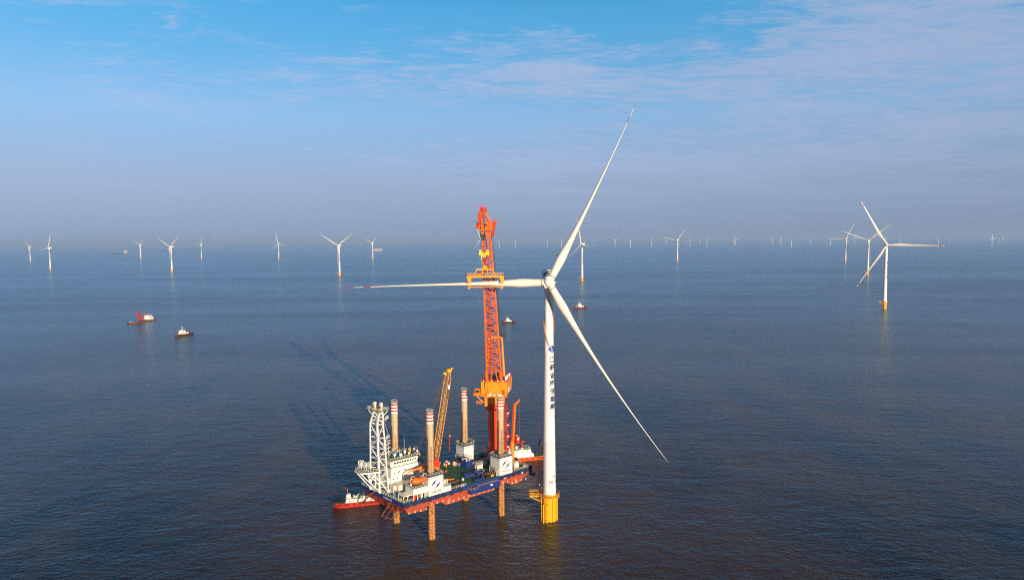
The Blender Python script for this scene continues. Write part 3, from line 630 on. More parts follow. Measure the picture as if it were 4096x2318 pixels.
def jack_house(lp, mirror, words, name='jacking_house'):
    u0, u1 = lp[0] - 2.6, lp[0] + 3.6; v0, v1 = (lp[1] - 2.55, lp[1] + 3.1) if not mirror else (lp[1] - 3.1, lp[1] + 2.3)
    H = 23.6; mb = MB(); c = 1.1
    if mirror: poly = [(u0, v0), (u1 - 1.6, v0), (u1, v0 + 1.6), (u1, v1), (u0, v1)]
    else: poly = [(u0, v0), (u1, v0), (u1, v1), (u0, v1)]
    mb.use(0).prism(poly, DK, H - .35); big = [(lp[0] + .5 + (u - lp[0] - .5) * 1.03, (v0 + v1) / 2 + (v - (v0 + v1) / 2) * 1.03) for u, v in poly]
    mb.use(1).prism(big, H - .35, H); mid = [(lp[0] + .5 + (u - lp[0] - .5) * 1.004, (v0 + v1) / 2 + (v - (v0 + v1) / 2) * 1.004) for u, v in poly]
    mb.use(2).prism(mid, H - .95, H - .8)
    o = mb.build(name, [shipwhite, hullblue, navy], J, 0)
    mb = MB(); mb.use(0).prism([(u * .985 + (u0 + u1) / 2 * .015, v * .985 + (v0 + v1) / 2 * .015) for u, v in poly], H, H + .06); mb.build('roof_deck', deckgreen, o, 0)
    mb = MB(); mb.rail([(u, v, H) for u, v in big], .95, .9, .05, True); mb.build('roof_railing', railm, o, 0)
    mb = MB()
    for a in (20, 110, 200, 290):
        c_, s_ = math.cos(R(a)), math.sin(R(a)); mb.use(0).cbox((lp[0] + 1.75 * c_, lp[1] + 1.75 * s_, H + .55), .55, .8, 1.0, R(a))
        mb.use(1).tube((lp[0] + 1.5 * c_, lp[1] + 1.5 * s_, H), (lp[0] + 1.5 * c_, lp[1] + 1.5 * s_, H + 1.7), .12, n=6)
    mb.use(0).lathe([(1.32, H), (1.62, H), (1.62, H + .5), (1.32, H + .5)], 24, (lp[0], lp[1], 0), caps=False)
    mb.build('jacking_gear', [dark, grey], o)
    if words:
        mb = MB(); bm_into(mb.use(0), poly2d(emblem(.98)), face_v(v0 - .012, u0 + 3.1, 20.45)); mb.build('emblem', logoblue, o, 0)
        mb = MB(); bm_into(mb, text2d(words, 1.15, .02), face_v(v0 - .012, u0 + 3.15, 17.75)); mb.build('lettering', inkgrey, o, 0)
    mb = MB()                                                         # pipework on the inboard end wall
    for k in range(4):
        v = v0 + .9 + k * .75
        mb.use(k % 2).tube((u0 - .25, v, DK), (u0 - .25, v, DK + 2.0 + .35 * (k % 3)), .14, n=6); mb.tube((u0 - .25, v, DK + 2.0 + .35 * (k % 3)), (u0, v, DK + 2.0 + .35 * (k % 3)), .12, n=6)
    mb.use(1).box(u0 - .8, u0 - .35, v0 + 1.1, v0 + 2.6, DK, DK + 1.3)
    mb.rail([(u0 - 1.1, v0 + .4, DK + 2.6), (u0 - 1.1, v1 - .6, DK + 2.6)], .7, .8, .05); mb.use(0).box(u0 - 1.15, u0 - .01, v0 + .4, v1 - .6, DK + 2.5, DK + 2.6)
    for v in (v0 + .5, v1 - .7): mb.use(0).tube((u0 - 1.05, v, DK), (u0 - 1.05, v, DK + 2.5), .08, n=5)
    mb.build('pipework', [cream, grey], o)
    return o
jack_house(LEGS[0][0], False, '天津港航'); jack_house(LEGS[1][0], False, '港航平9')
jack_house((-2.3, 20.7), True, None); jack_house((30.5, 21.6), True, None)
# accommodation block with wheelhouse
mb = MB(); mb.box(-10.1, 2.2, 10.2, 17.4, DK, 25.15); mb.box(-10.9, -10.1, 11.2, 16.8, DK, 21.0)
acc = mb.build('accommodation', [shipwhite], J, 0)
def window(u, z, w, h, v, par, name='window', m=glass, depth=.03):
    q = MB(); q.use(1).box(u - w / 2 - .06, u + w / 2 + .06, v - depth, v + .02, z - h / 2 - .06, z + h / 2 + .06); q.use(0).box(u - w / 2, u + w / 2, v - depth - .01, v, z - h / 2, z + h / 2); return q.build(name, [m, cream], par, 0)
for u, z in ((-8.6, 22.9), (-7.2, 23.1), (-6.6, 23.2), (-4.8, 23.4), (-4.1, 23.5), (-9.1, 20.9), (-7.4, 21.1), (-5.6, 21.2), (-3.9, 21.4), (-2.4, 21.6), (-1.0, 21.8), (.4, 22.0)): window(u, z, .42, .48, 10.2, acc)
mb = MB(); mb.use(0).box(-10.6, 2.6, 9.9, 17.7, 25.15, 25.3); mb.rail([(-10.5, 10.0, 25.3), (-10.5, 17.6, 25.3)], .9, .9, .05); mb.build('boat_deck', [roofgreen], acc, 0)
mb = MB()
p = [(-10.3, 10.25, 25.3), (.7, 10.25, 25.3), (1.6, 16.2, 25.3), (-10.0, 16.8, 25.3), (-10.45, 9.75, 27.65), (1.0, 9.75, 27.65), (2.0, 16.4, 27.65), (-10.2, 17.0, 27.65)]
mb.use(0).hexa(p); wh = mb.build('wheelhouse', [shipwhite], J, 0)
for i in range(9):
    u = -8.55 + i * 1.06; w_ = .80 if i < 6 else .5
    q = MB(); zz0, zz1 = 26.35, 27.05
    va, vb = 10.25 - .5 * (zz0 - 25.3) / 2.35, 10.25 - .5 * (zz1 - 25.3) / 2.35
    q.add([(u - w_ / 2, va - .02, zz0), (u + w_ / 2, va - .02, zz0), (u + w_ / 2, vb - .02, zz1), (u - w_ / 2, vb - .02, zz1), (u - w_ / 2, va + .06, zz0), (u + w_ / 2, va + .06, zz0), (u + w_ / 2, vb + .06, zz1), (u - w_ / 2, vb + .06, zz1)], [(0, 1, 2, 3), (7, 6, 5, 4), (0, 4, 5, 1), (1, 5, 6, 2), (2, 6, 7, 3), (3, 7, 4, 0)])
    q.build('window', glass, wh, 0)
mb = MB(); mb.use(0).hexa([(-10.55, 9.6, 27.65), (1.1, 9.6, 27.65), (2.1, 16.6, 27.65), (-10.3, 17.1, 27.65), (-10.55, 9.6, 27.78), (1.1, 9.6, 27.78), (2.1, 16.6, 27.78), (-10.3, 17.1, 27.78)]); mb.build('roof_deck', roofgreen, wh, 0)
mb = MB(); mb.rail([(-10.5, 9.65, 27.78), (1.05, 9.65, 27.78), (2.05, 16.5, 27.78), (-10.2, 17.0, 27.78)], .95, 1.0, .055, True); mb.build('roof_railing', railm, wh, 0)
mb = MB()
for u, v, h in ((-9.0, 15.5, 6.5), (-8.2, 15.2, 6.0)): mb.tube((u, v, 27.7), (u, v, 27.7 + h), .11, n=6)
for z in (29.6, 31.0, 32.6, 33.6): mb.beam((-9.6, 15.5, z), (-7.4, 15.2, z), .15, .18); mb.box(-8.1, -7.5, 14.8, 15.4, z + .05, z + .3)
for z in (28.4, 29.0, 30.2, 31.6, 32.2): mb.tube((-9.0, 15.5, z), (-8.2, 15.2, z + .6), .06, n=4)
mb.tube((-6.8, 14.6, 27.7), (-7.6, 12.6, 31.2), .1, n=5); mb.tube((-8.6, 14.6, 27.7), (-7.6, 12.6, 31.2), .1, n=5); mb.beam((-8.4, 12.4, 31.2), (-6.4, 12.8, 31.3), .5, .25)
mb.build('radar_mast', cream, wh)
for (u, v, r) in ((-5.2, 11.6, .62), (-6.8, 13.2, .48), (-2.2, 13.8, .5), (-1.6, 12.0, .35)):
    mb = MB(); mb.lathe([(r * .5, 0), (r * .5, .5), (r, .6), (r, .6 + r * .7), (r * .75, .6 + r * 1.35), (.02, .6 + r * 1.65)], 16); o = mb.build('radome', white, wh); o.location = (u, v, 27.78)
mb = MB(); mb.use(0).box(-6.2, -5.0, 14.6, 15.5, 27.78, 29.0); mb.use(1).lathe([(.3, 0), (.3, .03)], 12, (-5.6, 14.55, 0)); mb.build('air_unit', [brightblue, black], wh)
mb = MB()
for u, v, h in ((-3.4, 15.6, 2.4), (-1.2, 15.8, 5.4), (.2, 14.0, 2.8), (1.2, 12.2, 3.0), (1.0, 10.4, 3.2), (-4.4, 15.2, 1.8)): mb.tube((u, v, 27.7), (u, v, 27.78 + h), .06, .03, n=5)
for u, v in ((1.0, 10.4), (1.3, 13.0)): mb.ball((u, v, 29.2), .42)
mb.build('antenna', [white], wh)
mb = MB(); mb.box(-.2, .2, 13.6, 14.0, 27.78, 29.4); mb.ball((0, 13.8, 29.5), .3); mb.build('signal_lamp', yellow, wh)
# deckhouse along the near edge
mb = MB(); mb.box(-8.8, -2.61, NV - .08, 2.6, 18.55, 20.7); mb.box(-11.9, -8.8, -1.2, 2.6, 18.35, 18.55)
for u in (-8.65, -7.1, -5.5, -4.1): mb.box(u - .12, u + .12, NV - .06, NV + .2, DK, 18.55)
for u, v in ((-11.7, -1.0), (-10.2, -1.0), (-11.7, 2.4)): mb.tube((u, v, DK), (u, v, 18.35), .13, n=6)
mb.box(-8.4, -2.61, 1.2, 2.4, DK, 18.55); mb.box(3.61, 6.9, NV - .08, -.6, DK, 18.6)
dh = mb.build('deckhouse', [shipwhite], J, 0)
mb = MB(); mb.box(-8.7, -2.7, NV + .02, 2.5, 20.7, 20.76); mb.box(3.7, 6.8, NV + .02, -.7, 18.6, 18.66); mb.build('roof_deck', deckgreen, dh, 0)
mb = MB(); mb.rail([(-8.7, NV, 20.76), (-2.7, NV, 20.76)], .75, .8, .05); mb.rail([(-8.7, 2.4, 20.76), (-8.7, NV, 20.76)], .75, .8, .05); mb.rail([(-11.8, 2.5, 18.55), (-11.8, -1.1, 18.55), (-8.9, -1.1, 18.55)], .9, .8, .05); mb.rail([(3.7, NV, 18.66), (6.8, NV, 18.66)], .8, .7, .05); mb.build('roof_railing', railm, dh, 0)
mb = MB(); mb.lathe([(.11, -.02), (.11, .02)], 10); mb.v = [(x - 5.4, NV - .09 + z * .5, 19.4 + y) for x, y, z in mb.v]; mb.build('porthole', rust, dh)
mb = MB()
for u in (4.8, 5.4, 6.0): mb.tube((u, -1.4, 18.6), (u, -1.4, 20.6), .17, n=8)
mb.ball((4.1, -1.3, 19.6), .5); mb.build('vent_pipe', shipwhite, dh)
mb = MB()
for u in (-8.0, -3.2):
    mb.path([(u, .4, 20.76), (u, .4, 23.2), (u, -.6, 24.6), (u + .2, -1.6, 24.8)], .16, 6); mb.path([(u, -.3, 20.76), (u, .4, 23.2)], .12, 6)
mb.build('davit', shipwhite, dh)
# side platform (folded gangway) hung outboard
mb = MB(); mb.use(0).box(14.2, 27.8, -4.9, NV - .02, 13.7, 14.9); mb.use(1).box(17.4, 27.7, -4.7, NV - .15, 14.9, 15.9); mb.use(2).box(17.6, 27.5, -4.5, NV - .4, 15.9, 15.96)
mb.use(3)
for u in (18.6, 20.4, 22.2, 25.2): mb.box(u, u + .55, -4.93, -4.8, 14.95, 15.5)
mb.use(1)
for i in range(10): mb.box(14.6 + i * 1.35, 14.7 + i * 1.35, -4.96, -4.85, 13.75, 14.85)
sp = mb.build('side_platform', [hullblue, boxblue, grey, dark], J, 0)
mb = MB(); mb.rail([(14.3, NV - .2, 14.9), (14.3, -4.8, 14.9), (17.3, -4.8, 14.9)], 1.0, .8, .05); mb.use(1).box(22.9, 24.1, -4.98, -4.91, 15.0, 15.5); mb.build('platform_railing', [grey, shipwhite], sp, 0)
# ------------------------------------------------------------------ white lattice tower at the stern
LT = thing('lattice_tower', 'white lattice tower with winches on top, at the left end of the barge', 'lattice tower', (FLX, FLY, 0), BA)
def lr(a, b, t): return tuple(a[i] + (b[i] - a[i]) * t for i in range(3))
bot = [(-13.7, 12.0, DK), (-11.3, 10.05, DK), (-12.1, 15.4, DK), (-14.3, 17.6, DK)]
knk = [(-13.7, 12.6, 41.0), (-11.95, 11.7, 41.0), (-12.7, 15.3, 41.0), (-14.5, 16.6, 41.0)]
tp_ = [(-13.3, 12.3, 45.9), (-12.1, 11.7, 45.9), (-12.9, 13.7, 45.9), (-14.1, 14.3, 45.9)]
rings = [[lr(bot[i], knk[i], t) for i in range(4)] for t in (0, .17, .335, .49, .645, .80, 1.0)] + [[lr(knk[i], tp_[i], t) for i in range(4)] for t in (.55, 1.0)]
mb = MB(); mb.lattice(rings, .27, .13)
for q in range(len(rings) - 1):                                       # K bracing inside each bay
    a, b = rings[q], rings[q + 1]
    for i in range(4):
        j = (i + 1) % 4; m = lr(lr(a[i], a[j], .5), lr(b[i], b[j], .5), .5)
        mb.tube(lr(a[i], b[i], .5), m, .09, n=5); mb.tube(lr(a[j], b[j], .5), m, .09, n=5)
for p in bot: mb.lathe([(.75, 0), (.28, 1.1)], 4, p, a0=R(45))
mb.build('frame', white, LT)
mb = MB(); poly = [(-15.3, 17.2), (-13.7, 11.0), (-10.1, 11.0), (-11.2, 16.8)]
mb.use(1).prism(poly, 45.9, 46.05); mb.use(0)
for a, b in (((-15.0, 16.8, 45.9), (-14.1, 14.3, 43.8)), ((-10.3, 11.2, 45.9), (-12.1, 11.7, 44.0)), ((-13.6, 11.2, 45.9), (-13.5, 12.3, 44.2)), ((-11.4, 16.5, 45.9), (-12.9, 13.7, 44.0))): mb.tube(a, b, .14, n=6)
tpo = mb.build('top_platform', [white, deckgreen], LT, 0)
mb = MB(); mb.rail([(u, v, 46.05) for u, v in poly], 1.0, .7, .055, True); mb.build('platform_railing', railm, tpo, 0)
for u, v in ((-13.5, 15.2), (-12.5, 12.4)):
    mb = MB(); mb.use(0).cbox((0, 0, .75), 1.0, 1.2, 1.5); mb.hexa([(-.55, -.5, 1.2), (.5, -.5, 1.2), (.5, .5, 1.2), (-.55, .5, 1.2), (-.25, -.45, 2.9), (.75, -.45, 2.7), (.75, .45, 2.7), (-.25, .45, 2.9)]); mb.use(1).cbox((-.5, -.55, 1.3), .5, .3, .8)
    o = mb.build('winch', [cream, rust], LT, 0); o.location = (u, v, 46.05)
for u, v, z in ((-11.7, 11.2, 43.2), (-11.6, 11.0, 36.3)):
    mb = MB(); mb.box(u - .4, u + 1.5, v - .5, v + .9, z, z + .1); mb.rail([(u + .2, v - .4, z), (u + 1.4, v - .4, z), (u + 1.4, v + .8, z)], .9, .6, .05); mb.tube((u + 1.4, v, z), (u, v + .2, z - 1.0), .08, n=5); mb.build('side_landing', white, LT, 0)
mb = MB(); mb.path([(-10.3, 10.8, 36.6), (-11.5, 11.4, 41.5)], .05, 4); mb.path([(-10.0, 11.4, 36.6), (-11.5, 11.6, 41.5)], .05, 4); mb.build('tie_rod', railm, LT)
mb = MB(); zp = 24.3; pl = [(-19.8, 18.7), (-19.7, 14.6), (-13.6, 11.9), (-12.6, 13.0), (-12.9, 21.0)]
mb.use(1).prism(pl, zp - .1, zp + .05); mb.use(0)
for i in range(5):
    a, b = pl[i], pl[(i + 1) % 5]; mb.beam((*a, zp - .2), (*b, zp - .2), .35, .5)
for a, b in (((-19.6, 14.8, 24.0), (-13.8, 12.1, 17.0)), ((-19.7, 18.5, 24.0), (-14.4, 17.4, 17.0)), ((-17.4, 13.6, 24.0), (-13.75, 12.1, 19.2)), ((-17.2, 13.5, 24.0), (-17.0, 13.3, 20.9)), ((-15.2, 12.7, 24.0), (-16.6, 13.2, 20.6)), ((-15.1, 12.6, 24.0), (-15.1, 12.5, 18.6)), ((-19.0, 16.6, 23.9), (-14.1, 15.0, 17.2)), ((-13.8, 12.2, 21.0), (-16.6, 13.2, 23.9)), ((-17, 18.1, 24), (-14.4, 17.5, 20)), ((-17.0, 13.3, 21.0), (-17, 18.0, 21.0))): mb.tube(a, b, .2, n=7)
spf = mb.build('side_platform', [white, deckgreen], LT, 0)
mb = MB(); mb.rail([(-13.9, 12.2, zp), (-19.6, 14.8, zp), (-19.7, 18.5, zp), (-13.0, 20.8, zp)], 1.0, .9, .055); mb.build('platform_railing', railm, spf, 0)
for u, v, r in ((-17.6, 19.0, 1.25), (-16.7, 18.6, 1.15), (-16.8, 16.4, 1.0), (-15.6, 16.0, .95)):
    mb = MB(); mb.torus((0, 0, 1.9), r, .2, 'x', 18, 6); mb.tube((-.25, 0, 1.9), (.25, 0, 1.9), .4, n=10)
    for k in range(5): a = k * 2 * math.pi / 5; mb.tube((0, 0, 1.9), (0, r * math.cos(a), 1.9 + r * math.sin(a)), .08, n=4)
    mb.path([(0, -1.0, 0), (0, 0, 1.9), (0, 1.0, 0)], .14, 5)
    o = mb.build('sheave_wheel', white, LT); o.location = (u, v, zp + .05)

# ------------------------------------------------------------------ heavy lift crane
CX, CY, CA = -6.7, 268.4, R(-8)
K = thing('heavy_lift_crane', 'tall orange lattice-boom crane on a red column at the right end of the barge', 'crane', (CX, CY, 0), CA)
KI = (Matrix.Translation((CX, CY, 0)) @ Matrix.Rotation(CA, 4, 'Z')).inverted()
def k(p): return KI @ Vector(p)
mb = MB(); mb.use(0).lathe([(3.3, DK), (3.3, 38.6)], 40); colm = mb.build('column', columnred, K)
mb = MB(); mb.lathe([(3.31, 38.9), (4.6, 39.2), (4.7, 39.2), (4.7, 39.5), (3.3, 39.5)], 40, caps=False); railing_ring(mb, 4.6, 39.5, .95, 24, .07); mb.build('ring_platform', orangered, colm)
mb = MB(); mb.lathe([(3.31, 21.6), (4.7, 22.2), (4.8, 22.2), (4.8, 22.5), (3.3, 22.5)], 40, caps=False); railing_ring(mb, 4.7, 22.5, .95, 24, .07); mb.build('ring_platform', orangered, colm)
mb = MB()                                                             # zigzag stair on the right flank
for i, z in enumerate((23.4, 27.6, 32.2, 37.0)):
    mb.use(0).box(2.9, 5.3, -1.2, .8, z, z + .15); mb.beam((3.0, -1.0, z - 1.6), (5.2, -1.0, z - .1), .25, .3); mb.rail([(3.2, -1.15, z + .15), (5.25, -1.15, z + .15), (5.25, .75, z + .15)], .9, .9, .06)
    mb.use(1).cbox((4.9, -1.26, z + .45), .9, .05, .4); mb.use(0)
    if i: mb.beam((3.4 if i % 2 else 5.0, -.3, (23.4, 27.6, 32.2, 37.0)[i - 1] + .2), (5.0 if i % 2 else 3.4, -.3, z), .6, .25)
mb.build('stairway', [orangered, shipwhite], colm, 0)
mb = MB(); mb.use(0).lathe([(3.35, 38.6), (3.35, 40.0), (3.6, 40.0), (3.6, 45.2)], 40); mb.use(1).box(-3.9, 3.7, -3.9, -1, 41.6, 45.2); mb.box(-3.9, -2.4, -4.0, -1, 40.6, 45.2); neck = mb.build('slewing_neck', [columnred, houseorange], K, 35)
mb = MB(); Hx, Hy0, Hy1, Hz0, Hz1 = 5.2, -4.4, 9.4, 45.2, 50.5
mb.use(0).hexa([(-Hx, Hy0, Hz0), (Hx - .3, Hy0, Hz0), (Hx - .3, Hy1, Hz0 - .4), (-Hx, Hy1, Hz0 - .4), (-Hx, Hy0, Hz1), (Hx, Hy0, Hz1), (Hx, Hy1, Hz1), (-Hx, Hy1, Hz1)])
mb.hexa([(-2.1, Hy0 - .9, Hz0 + .9), (2.0, Hy0 - .9, Hz0 + .9), (2.0, Hy0, Hz0 + .9), (-2.1, Hy0, Hz0 + .9), (-2.5, Hy0 - .35, Hz1), (2.5, Hy0 - .35, Hz1), (2.5, Hy0, Hz1), (-2.5, Hy0, Hz1)])
for x in (-3.0, 2.55): mb.hexa([(x - .35, Hy0 - .25, Hz0), (x + .35, Hy0 - .25, Hz0), (x + .35, Hy0, Hz0), (x - .35, Hy0, Hz0), (x - .6, Hy0 - .8, Hz1 + .1), (x + .6, Hy0 - .8, Hz1 + .1), (x + .6, Hy0, Hz1 + .1), (x - .6, Hy0, Hz1 + .1)])
mb.box(-Hx - .1, Hx + .1, Hy0 - 1.2, Hy0, Hz0 - .35, Hz0 - .1)
sh = mb.build('slew_house', [houseorange], K, 0)
mb = MB(); mb.use(0).box(Hx - .05, Hx + .08, -1.6, 2.0, 46.0, 48.0); mb.use(1)
for i, (y, w, h) in enumerate(((-1.2, .25, .9), (-.6, .35, .3), (-.1, .3, .3), (.4, .35, .3), (.9, .3, .3), (1.4, .35, .3))): mb.box(Hx + .081, Hx + .1, y, y + w, 46.9 + .12 * i, 46.9 + .12 * i + h)
mb.build('name_board', [shipwhite, inkgrey], sh, 0)
mb = MB(); mb.use(0).box(3.0, 4.2, Hy0 - .03, Hy0 + .1, 45.4, 47.3); mb.use(1).lathe([(.14, -.02), (.14, .02)], 10); n0 = len(mb.v) - 20
for i in range(n0, len(mb.v)): x, y, z = mb.v[i]; mb.v[i] = (3.6 + x, Hy0 - .05 + z * .3, 46.7 + y)
mb.build('door', [orangered, dark], sh, 0)
mb = MB(); mb.rail([(-Hx, Hy0, Hz1), (Hx, Hy0, Hz1), (Hx, Hy1, Hz1), (-Hx, Hy1, Hz1)], .9, 1.2, .06, True); mb.build('roof_railing', orangered, sh, 0)
mb = MB(); mb.use(0).box(-4.6, 4.8, Hy0 + .3, Hy1 - .5, Hz1, Hz1 + .08)
for x, y, s in ((-3.4, 2, 1.0), (-1.2, 5, 1.3), (.9, 1.0, .9), (3.6, 5.6, 1.0)): mb.box(x, x + s * 1.3, y, y + s * 1.6, Hz1 + .08, Hz1 + .1 + s)
mb.use(1)
for x, y in ((4.4, 1.2), (4.3, -2.4), (4.7, 4.6)): mb.lathe([(.4, 0), (.4, 1.5), (.2, 1.8)], 12, (x, y, Hz1 + .08))
for x, w in ((-3.9, 1.6), (-.9, 1.2), (1.6, 1.2), (3.4, 1.5)): mb.cbox((x, Hy0 - .15, Hz1 + .45), w * .7, .08, .32)
mb.build('roof_machinery', [dark, white], sh)
mb = MB(); mb.use(0).box(-8.2, -5.3, Hy0 - .6, Hy0 + 2.2, Hz0 - .2, Hz0); mb.box(-7.7, -5.6, Hy0 - .3, Hy0 + 1.8, Hz0, Hz0 + 2.4); mb.use(1).box(-7.5, -5.8, Hy0 - .36, Hy0 + 1.0, Hz0 + .9, Hz0 + 2.0); mb.box(-7.76, -7.5, Hy0, Hy0 + 1.4, Hz0 + .9, Hz0 + 2.0)
mb.use(0).rail([(-5.4, Hy0 - .55, Hz0), (-8.15, Hy0 - .55, Hz0), (-8.15, Hy0 + 2.1, Hz0)], .95, .8, .07); mb.beam((-7.4, Hy0 + .6, Hz0 - .2), (-4.0, -2.6, Hz0 - 4.0), .3, .4)
mb.box(-7.2, -5.0, Hy0 + .2, Hy0 + 1.8, 41.6, 41.8); mb.rail([(-5.0, Hy0 + .2, 41.8), (-7.2, Hy0 + .2, 41.8), (-7.2, Hy0 + 1.8, 41.8)], .9, .8, .06)
mb.build('operator_cab', [orange, glass], sh, 0)
mb = MB(); mb.use(0)
for x in (-2.6, -.4, 1.9): mb.box(x, x + 1.5, Hy0 - 1.1, Hy0 - .2, Hz0 - .1, Hz0 + .45)
for x in (-1.9, 1.5): mb.box(x, x + 1.4, Hy0 - 1.4, Hy0 - 1.1, Hz0 + .2, Hz0 + .75)
mb.build('floodlight', shipwhite, sh, 0)
# boom
foot = Vector((-7.25, 263.6, 52.3)); head = Vector((-9.25, 248.6, 110.4)); axis = (head - foot).normalized(); sx = Vector((1, 0, 0)); sx = (sx - axis * sx.dot(axis)).normalized(); sy = axis.cross(sx)
if sy.y < 0: sy = -sy
def bring(t):
    c = foot.lerp(head, t)
    for (t0, w0, d0), (t1, w1, d1) in zip(BT[:-1], BT[1:]):
        if t <= t1 + 1e-6: q = (t - t0) / (t1 - t0); w, d = w0 + (w1 - w0) * q, d0 + (d1 - d0) * q; break
    return [k(c + sx * (a * w) + sy * (b * d)) for a, b in ((-1, -1), (1, -1), (1, 1), (-1, 1))]
BT = [(0, 2.75, .5), (.05, 2.75, .9), (.2, 2.55, 1.9), (.40, 2.3, 1.9), (.60, 2.0, 1.75), (.8, 1.65, 1.5), (.93, 1.35, 1.3), (1.0, 1.4, 1.3)]
rg = [bring(t) for t in [.05] + [.05 + .0395 * i for i in range(1, 25)]]
mb = MB(); mb.use(0).lattice(rg, .25, .11, xb=False)
for a, b in zip(rg[:-1], rg[1:]):
    m0 = (b[0] + b[1]) / 2; mb.tube(a[0], m0, .08, n=4); mb.tube(a[1], m0, .08, n=4)
for x in (-2.75, 2.75):
    p = foot + sx * x; mb.beam(k(p - axis * 1.8), k(p + axis * 3.4), .9, 1.5)
mb.use(1).path([k(foot + sx * x + sy * .3 + axis * z) for x, z in ((-.6, 1.5), (-.4, 30), (-.3, 55))], .22, 6)   # ladder and cable tray up the middle
mb.use(0)
for a, b in ((-1.6, 1.4), (1.5, -1.4)): mb.tube(k(foot + sx * (a * .9) - axis * 2.0), k(foot + sx * (a * .35) + axis * 4.0), .25, n=6)
for t in (.33, .37, .48, .6, .74):
    r_ = bring(t); c = (r_[0] + r_[1] + r_[2] + r_[3]) / 4; mb.use(2).cbox((c.x + .4, c.y - .4, c.z), 1.3, .8, .7)
boom = mb.build('boom', [boomred, orangered, dark], K)
mb = MB(); mb.use(0)
r0 = bring(.955); r1 = bring(1.0); c = sum(r1, Vector()) / 4
mb.cbox((c.x, c.y, c.z - 2.6), 3.9, 2.6, 1.6); mb.cbox((c.x - .2, c.y - 1.5, c.z - .6), 4.4, .25, .5); mb.cbox((c.x, c.y, c.z + .4), 5.0, 3.0, 2.4)
mb.tube((c.x - 2.2, c.y - 1.7, c.z - .9), (c.x + 2.0, c.y - 1.7, c.z - .9), .28, n=10)
for x in (-1.4, 1.4): mb.lathe([(.7, -.2), (.7, .2)], 14, (0, 0, 0)); q = mb.v[-28:]; mb.v[-28:] = [(c.x + x + zz, c.y - 1.55 + xx * .6, c.z + .6 + yy) for xx, yy, zz in q]
mb.use(2); mb.cbox((c.x - .9, c.y - 1.2, c.z - 3.4), 1.0, .8, 2.0); mb.cbox((c.x, c.y - 1.52, c.z + .9), 1.3, .1, .7)
mb.use(1).cbox((c.x - 2.9, c.y, c.z + .5), 1.3, 2.2, 1.7); mb.rail([(c.x - 3.5, c.y - 1.2, c.z + 1.2), (c.x - 2.2, c.y - 1.2, c.z + 1.2)], .9, .6, .07); mb.hexa([(c.x + 2.3, c.y - 1, c.z - 3.2), (c.x + 2.8, c.y - 1, c.z - 3.2), (c.x + 2.8, c.y + 1, c.z - 3.2), (c.x + 2.3, c.y + 1, c.z - 3.2), (c.x + 2.3, c.y - 1, c.z + 2.0), (c.x + 3.5, c.y - 1, c.z + 2.2), (c.x + 3.5, c.y + 1, c.z + 2.2), (c.x + 2.3, c.y + 1, c.z + 2.0)]); mb.rail([(c.x + 2.3, c.y - 1.1, c.z + 2.2), (c.x + 4.0, c.y - 1.1, c.z + 2.2)], .8, .6, .07); mb.cbox((c.x + 3.7, c.y, c.z + 1.6), .9, .6, .5)
mb.build('boom_head', [boomred, orangered, dark], K, 35)
tip = k((-10.35, 246.6, 117.0)); b0 = [Vector((c.x - 1.6, c.y - 1.0, c.z + 1.5)), Vector((c.x + 1.9, c.y - 1.0, c.z + 1.5)), Vector((c.x + 1.9, c.y + 1.2, c.z + 1.5)), Vector((c.x - 1.6, c.y + 1.2, c.z + 1.5))]
t0 = [tip + Vector(d) for d in ((-.6, -.5, -1.0), (.6, -.5, -1.0), (.6, .6, -1.0), (-.6, .6, -1.0))]
jr = [[b0[i].lerp(t0[i], t) for i in range(4)] for t in (0, .3, .6, 1)]
mb = MB(); mb.use(0).lattice(jr, .26, .12); mb.tube(b0[1], t0[1], .42, n=8); mb.use(1).cbox((tip.x + .1, tip.y, tip.z - .3), 2.2, 1.6, 1.5); mb.use(2).cbox((tip.x - .2, tip.y - .82, tip.z - .1), .45, .1, 1.2); mb.use(1).cbox((tip.x - 1.1, tip.y, tip.z - 2.6), .9, 1.2, 3.0); mb.cbox((tip.x - 1.1, tip.y + .1, tip.z - 4.6), .6, .9, 1.4); mb.rail([(tip.x - 1.0, tip.y - .8, tip.z + .45), (tip.x + 1.2, tip.y - .8, tip.z + .45)], .7, .6, .07); mb.cbox((tip.x + 1.2, tip.y, tip.z - .9), .7, .9, 1.1)
mb.build('jib', [boomred, orangered, dark], K)
mb = MB(); mb.use(0)
at = [k((-4.3, 272.5, 67.0)), k((-9.3, 272.0, 67.0))]
for x, top in ((-3.4, at[0]), (-10.4, at[1])):
    mb.beam(k((x, 274.5, 50.5)), top, .8, .9); mb.beam(k((x + .2, 266.5, 50.5)), top, .5, .6)
mb.beam(at[0], at[1], .6, .6); mb.use(1).cbox((at[0].x + .6, at[0].y, at[0].z + .5), 1.8, 1.4, .9); mb.rail([(at[0].x - .3, at[0].y - .8, at[0].z + .9), (at[0].x + 1.6, at[0].y - .8, at[0].z + .9)], .8, .6, .07)
mb.build('gantry_frame', [orange, dark], K)
mb = MB()
for i in range(7):
    mb.tube(k((-4.1 - .22 * i, 272.4, 67.6)), k((-7.3 - .25 * i, 249.6, 110.6)), .055, n=4)
for i in range(4): mb.tube(k((-9.0 + .3 * i, 266.5, 51.2)), k((-10.0 + .4 * i, 248.0, 111.0)), .05, n=4)
for i in range(4): mb.tube(k((-11.3, 247.0, 116.2)) + Vector((i * .1, 0, 0)), k((-11.1, 247.0, 101.9)) + Vector((i * .1, 0, 0)), .05, n=4)
for i in range(4): mb.tube(k((-10.3, 246.8, 116.6)) + Vector((i * .1, 0, 0)), k((-9.2, 247.0, 101.9)) + Vector((i * .1, 0, 0)), .045, n=4)
mb.build('wire_ropes', ropedark, K)
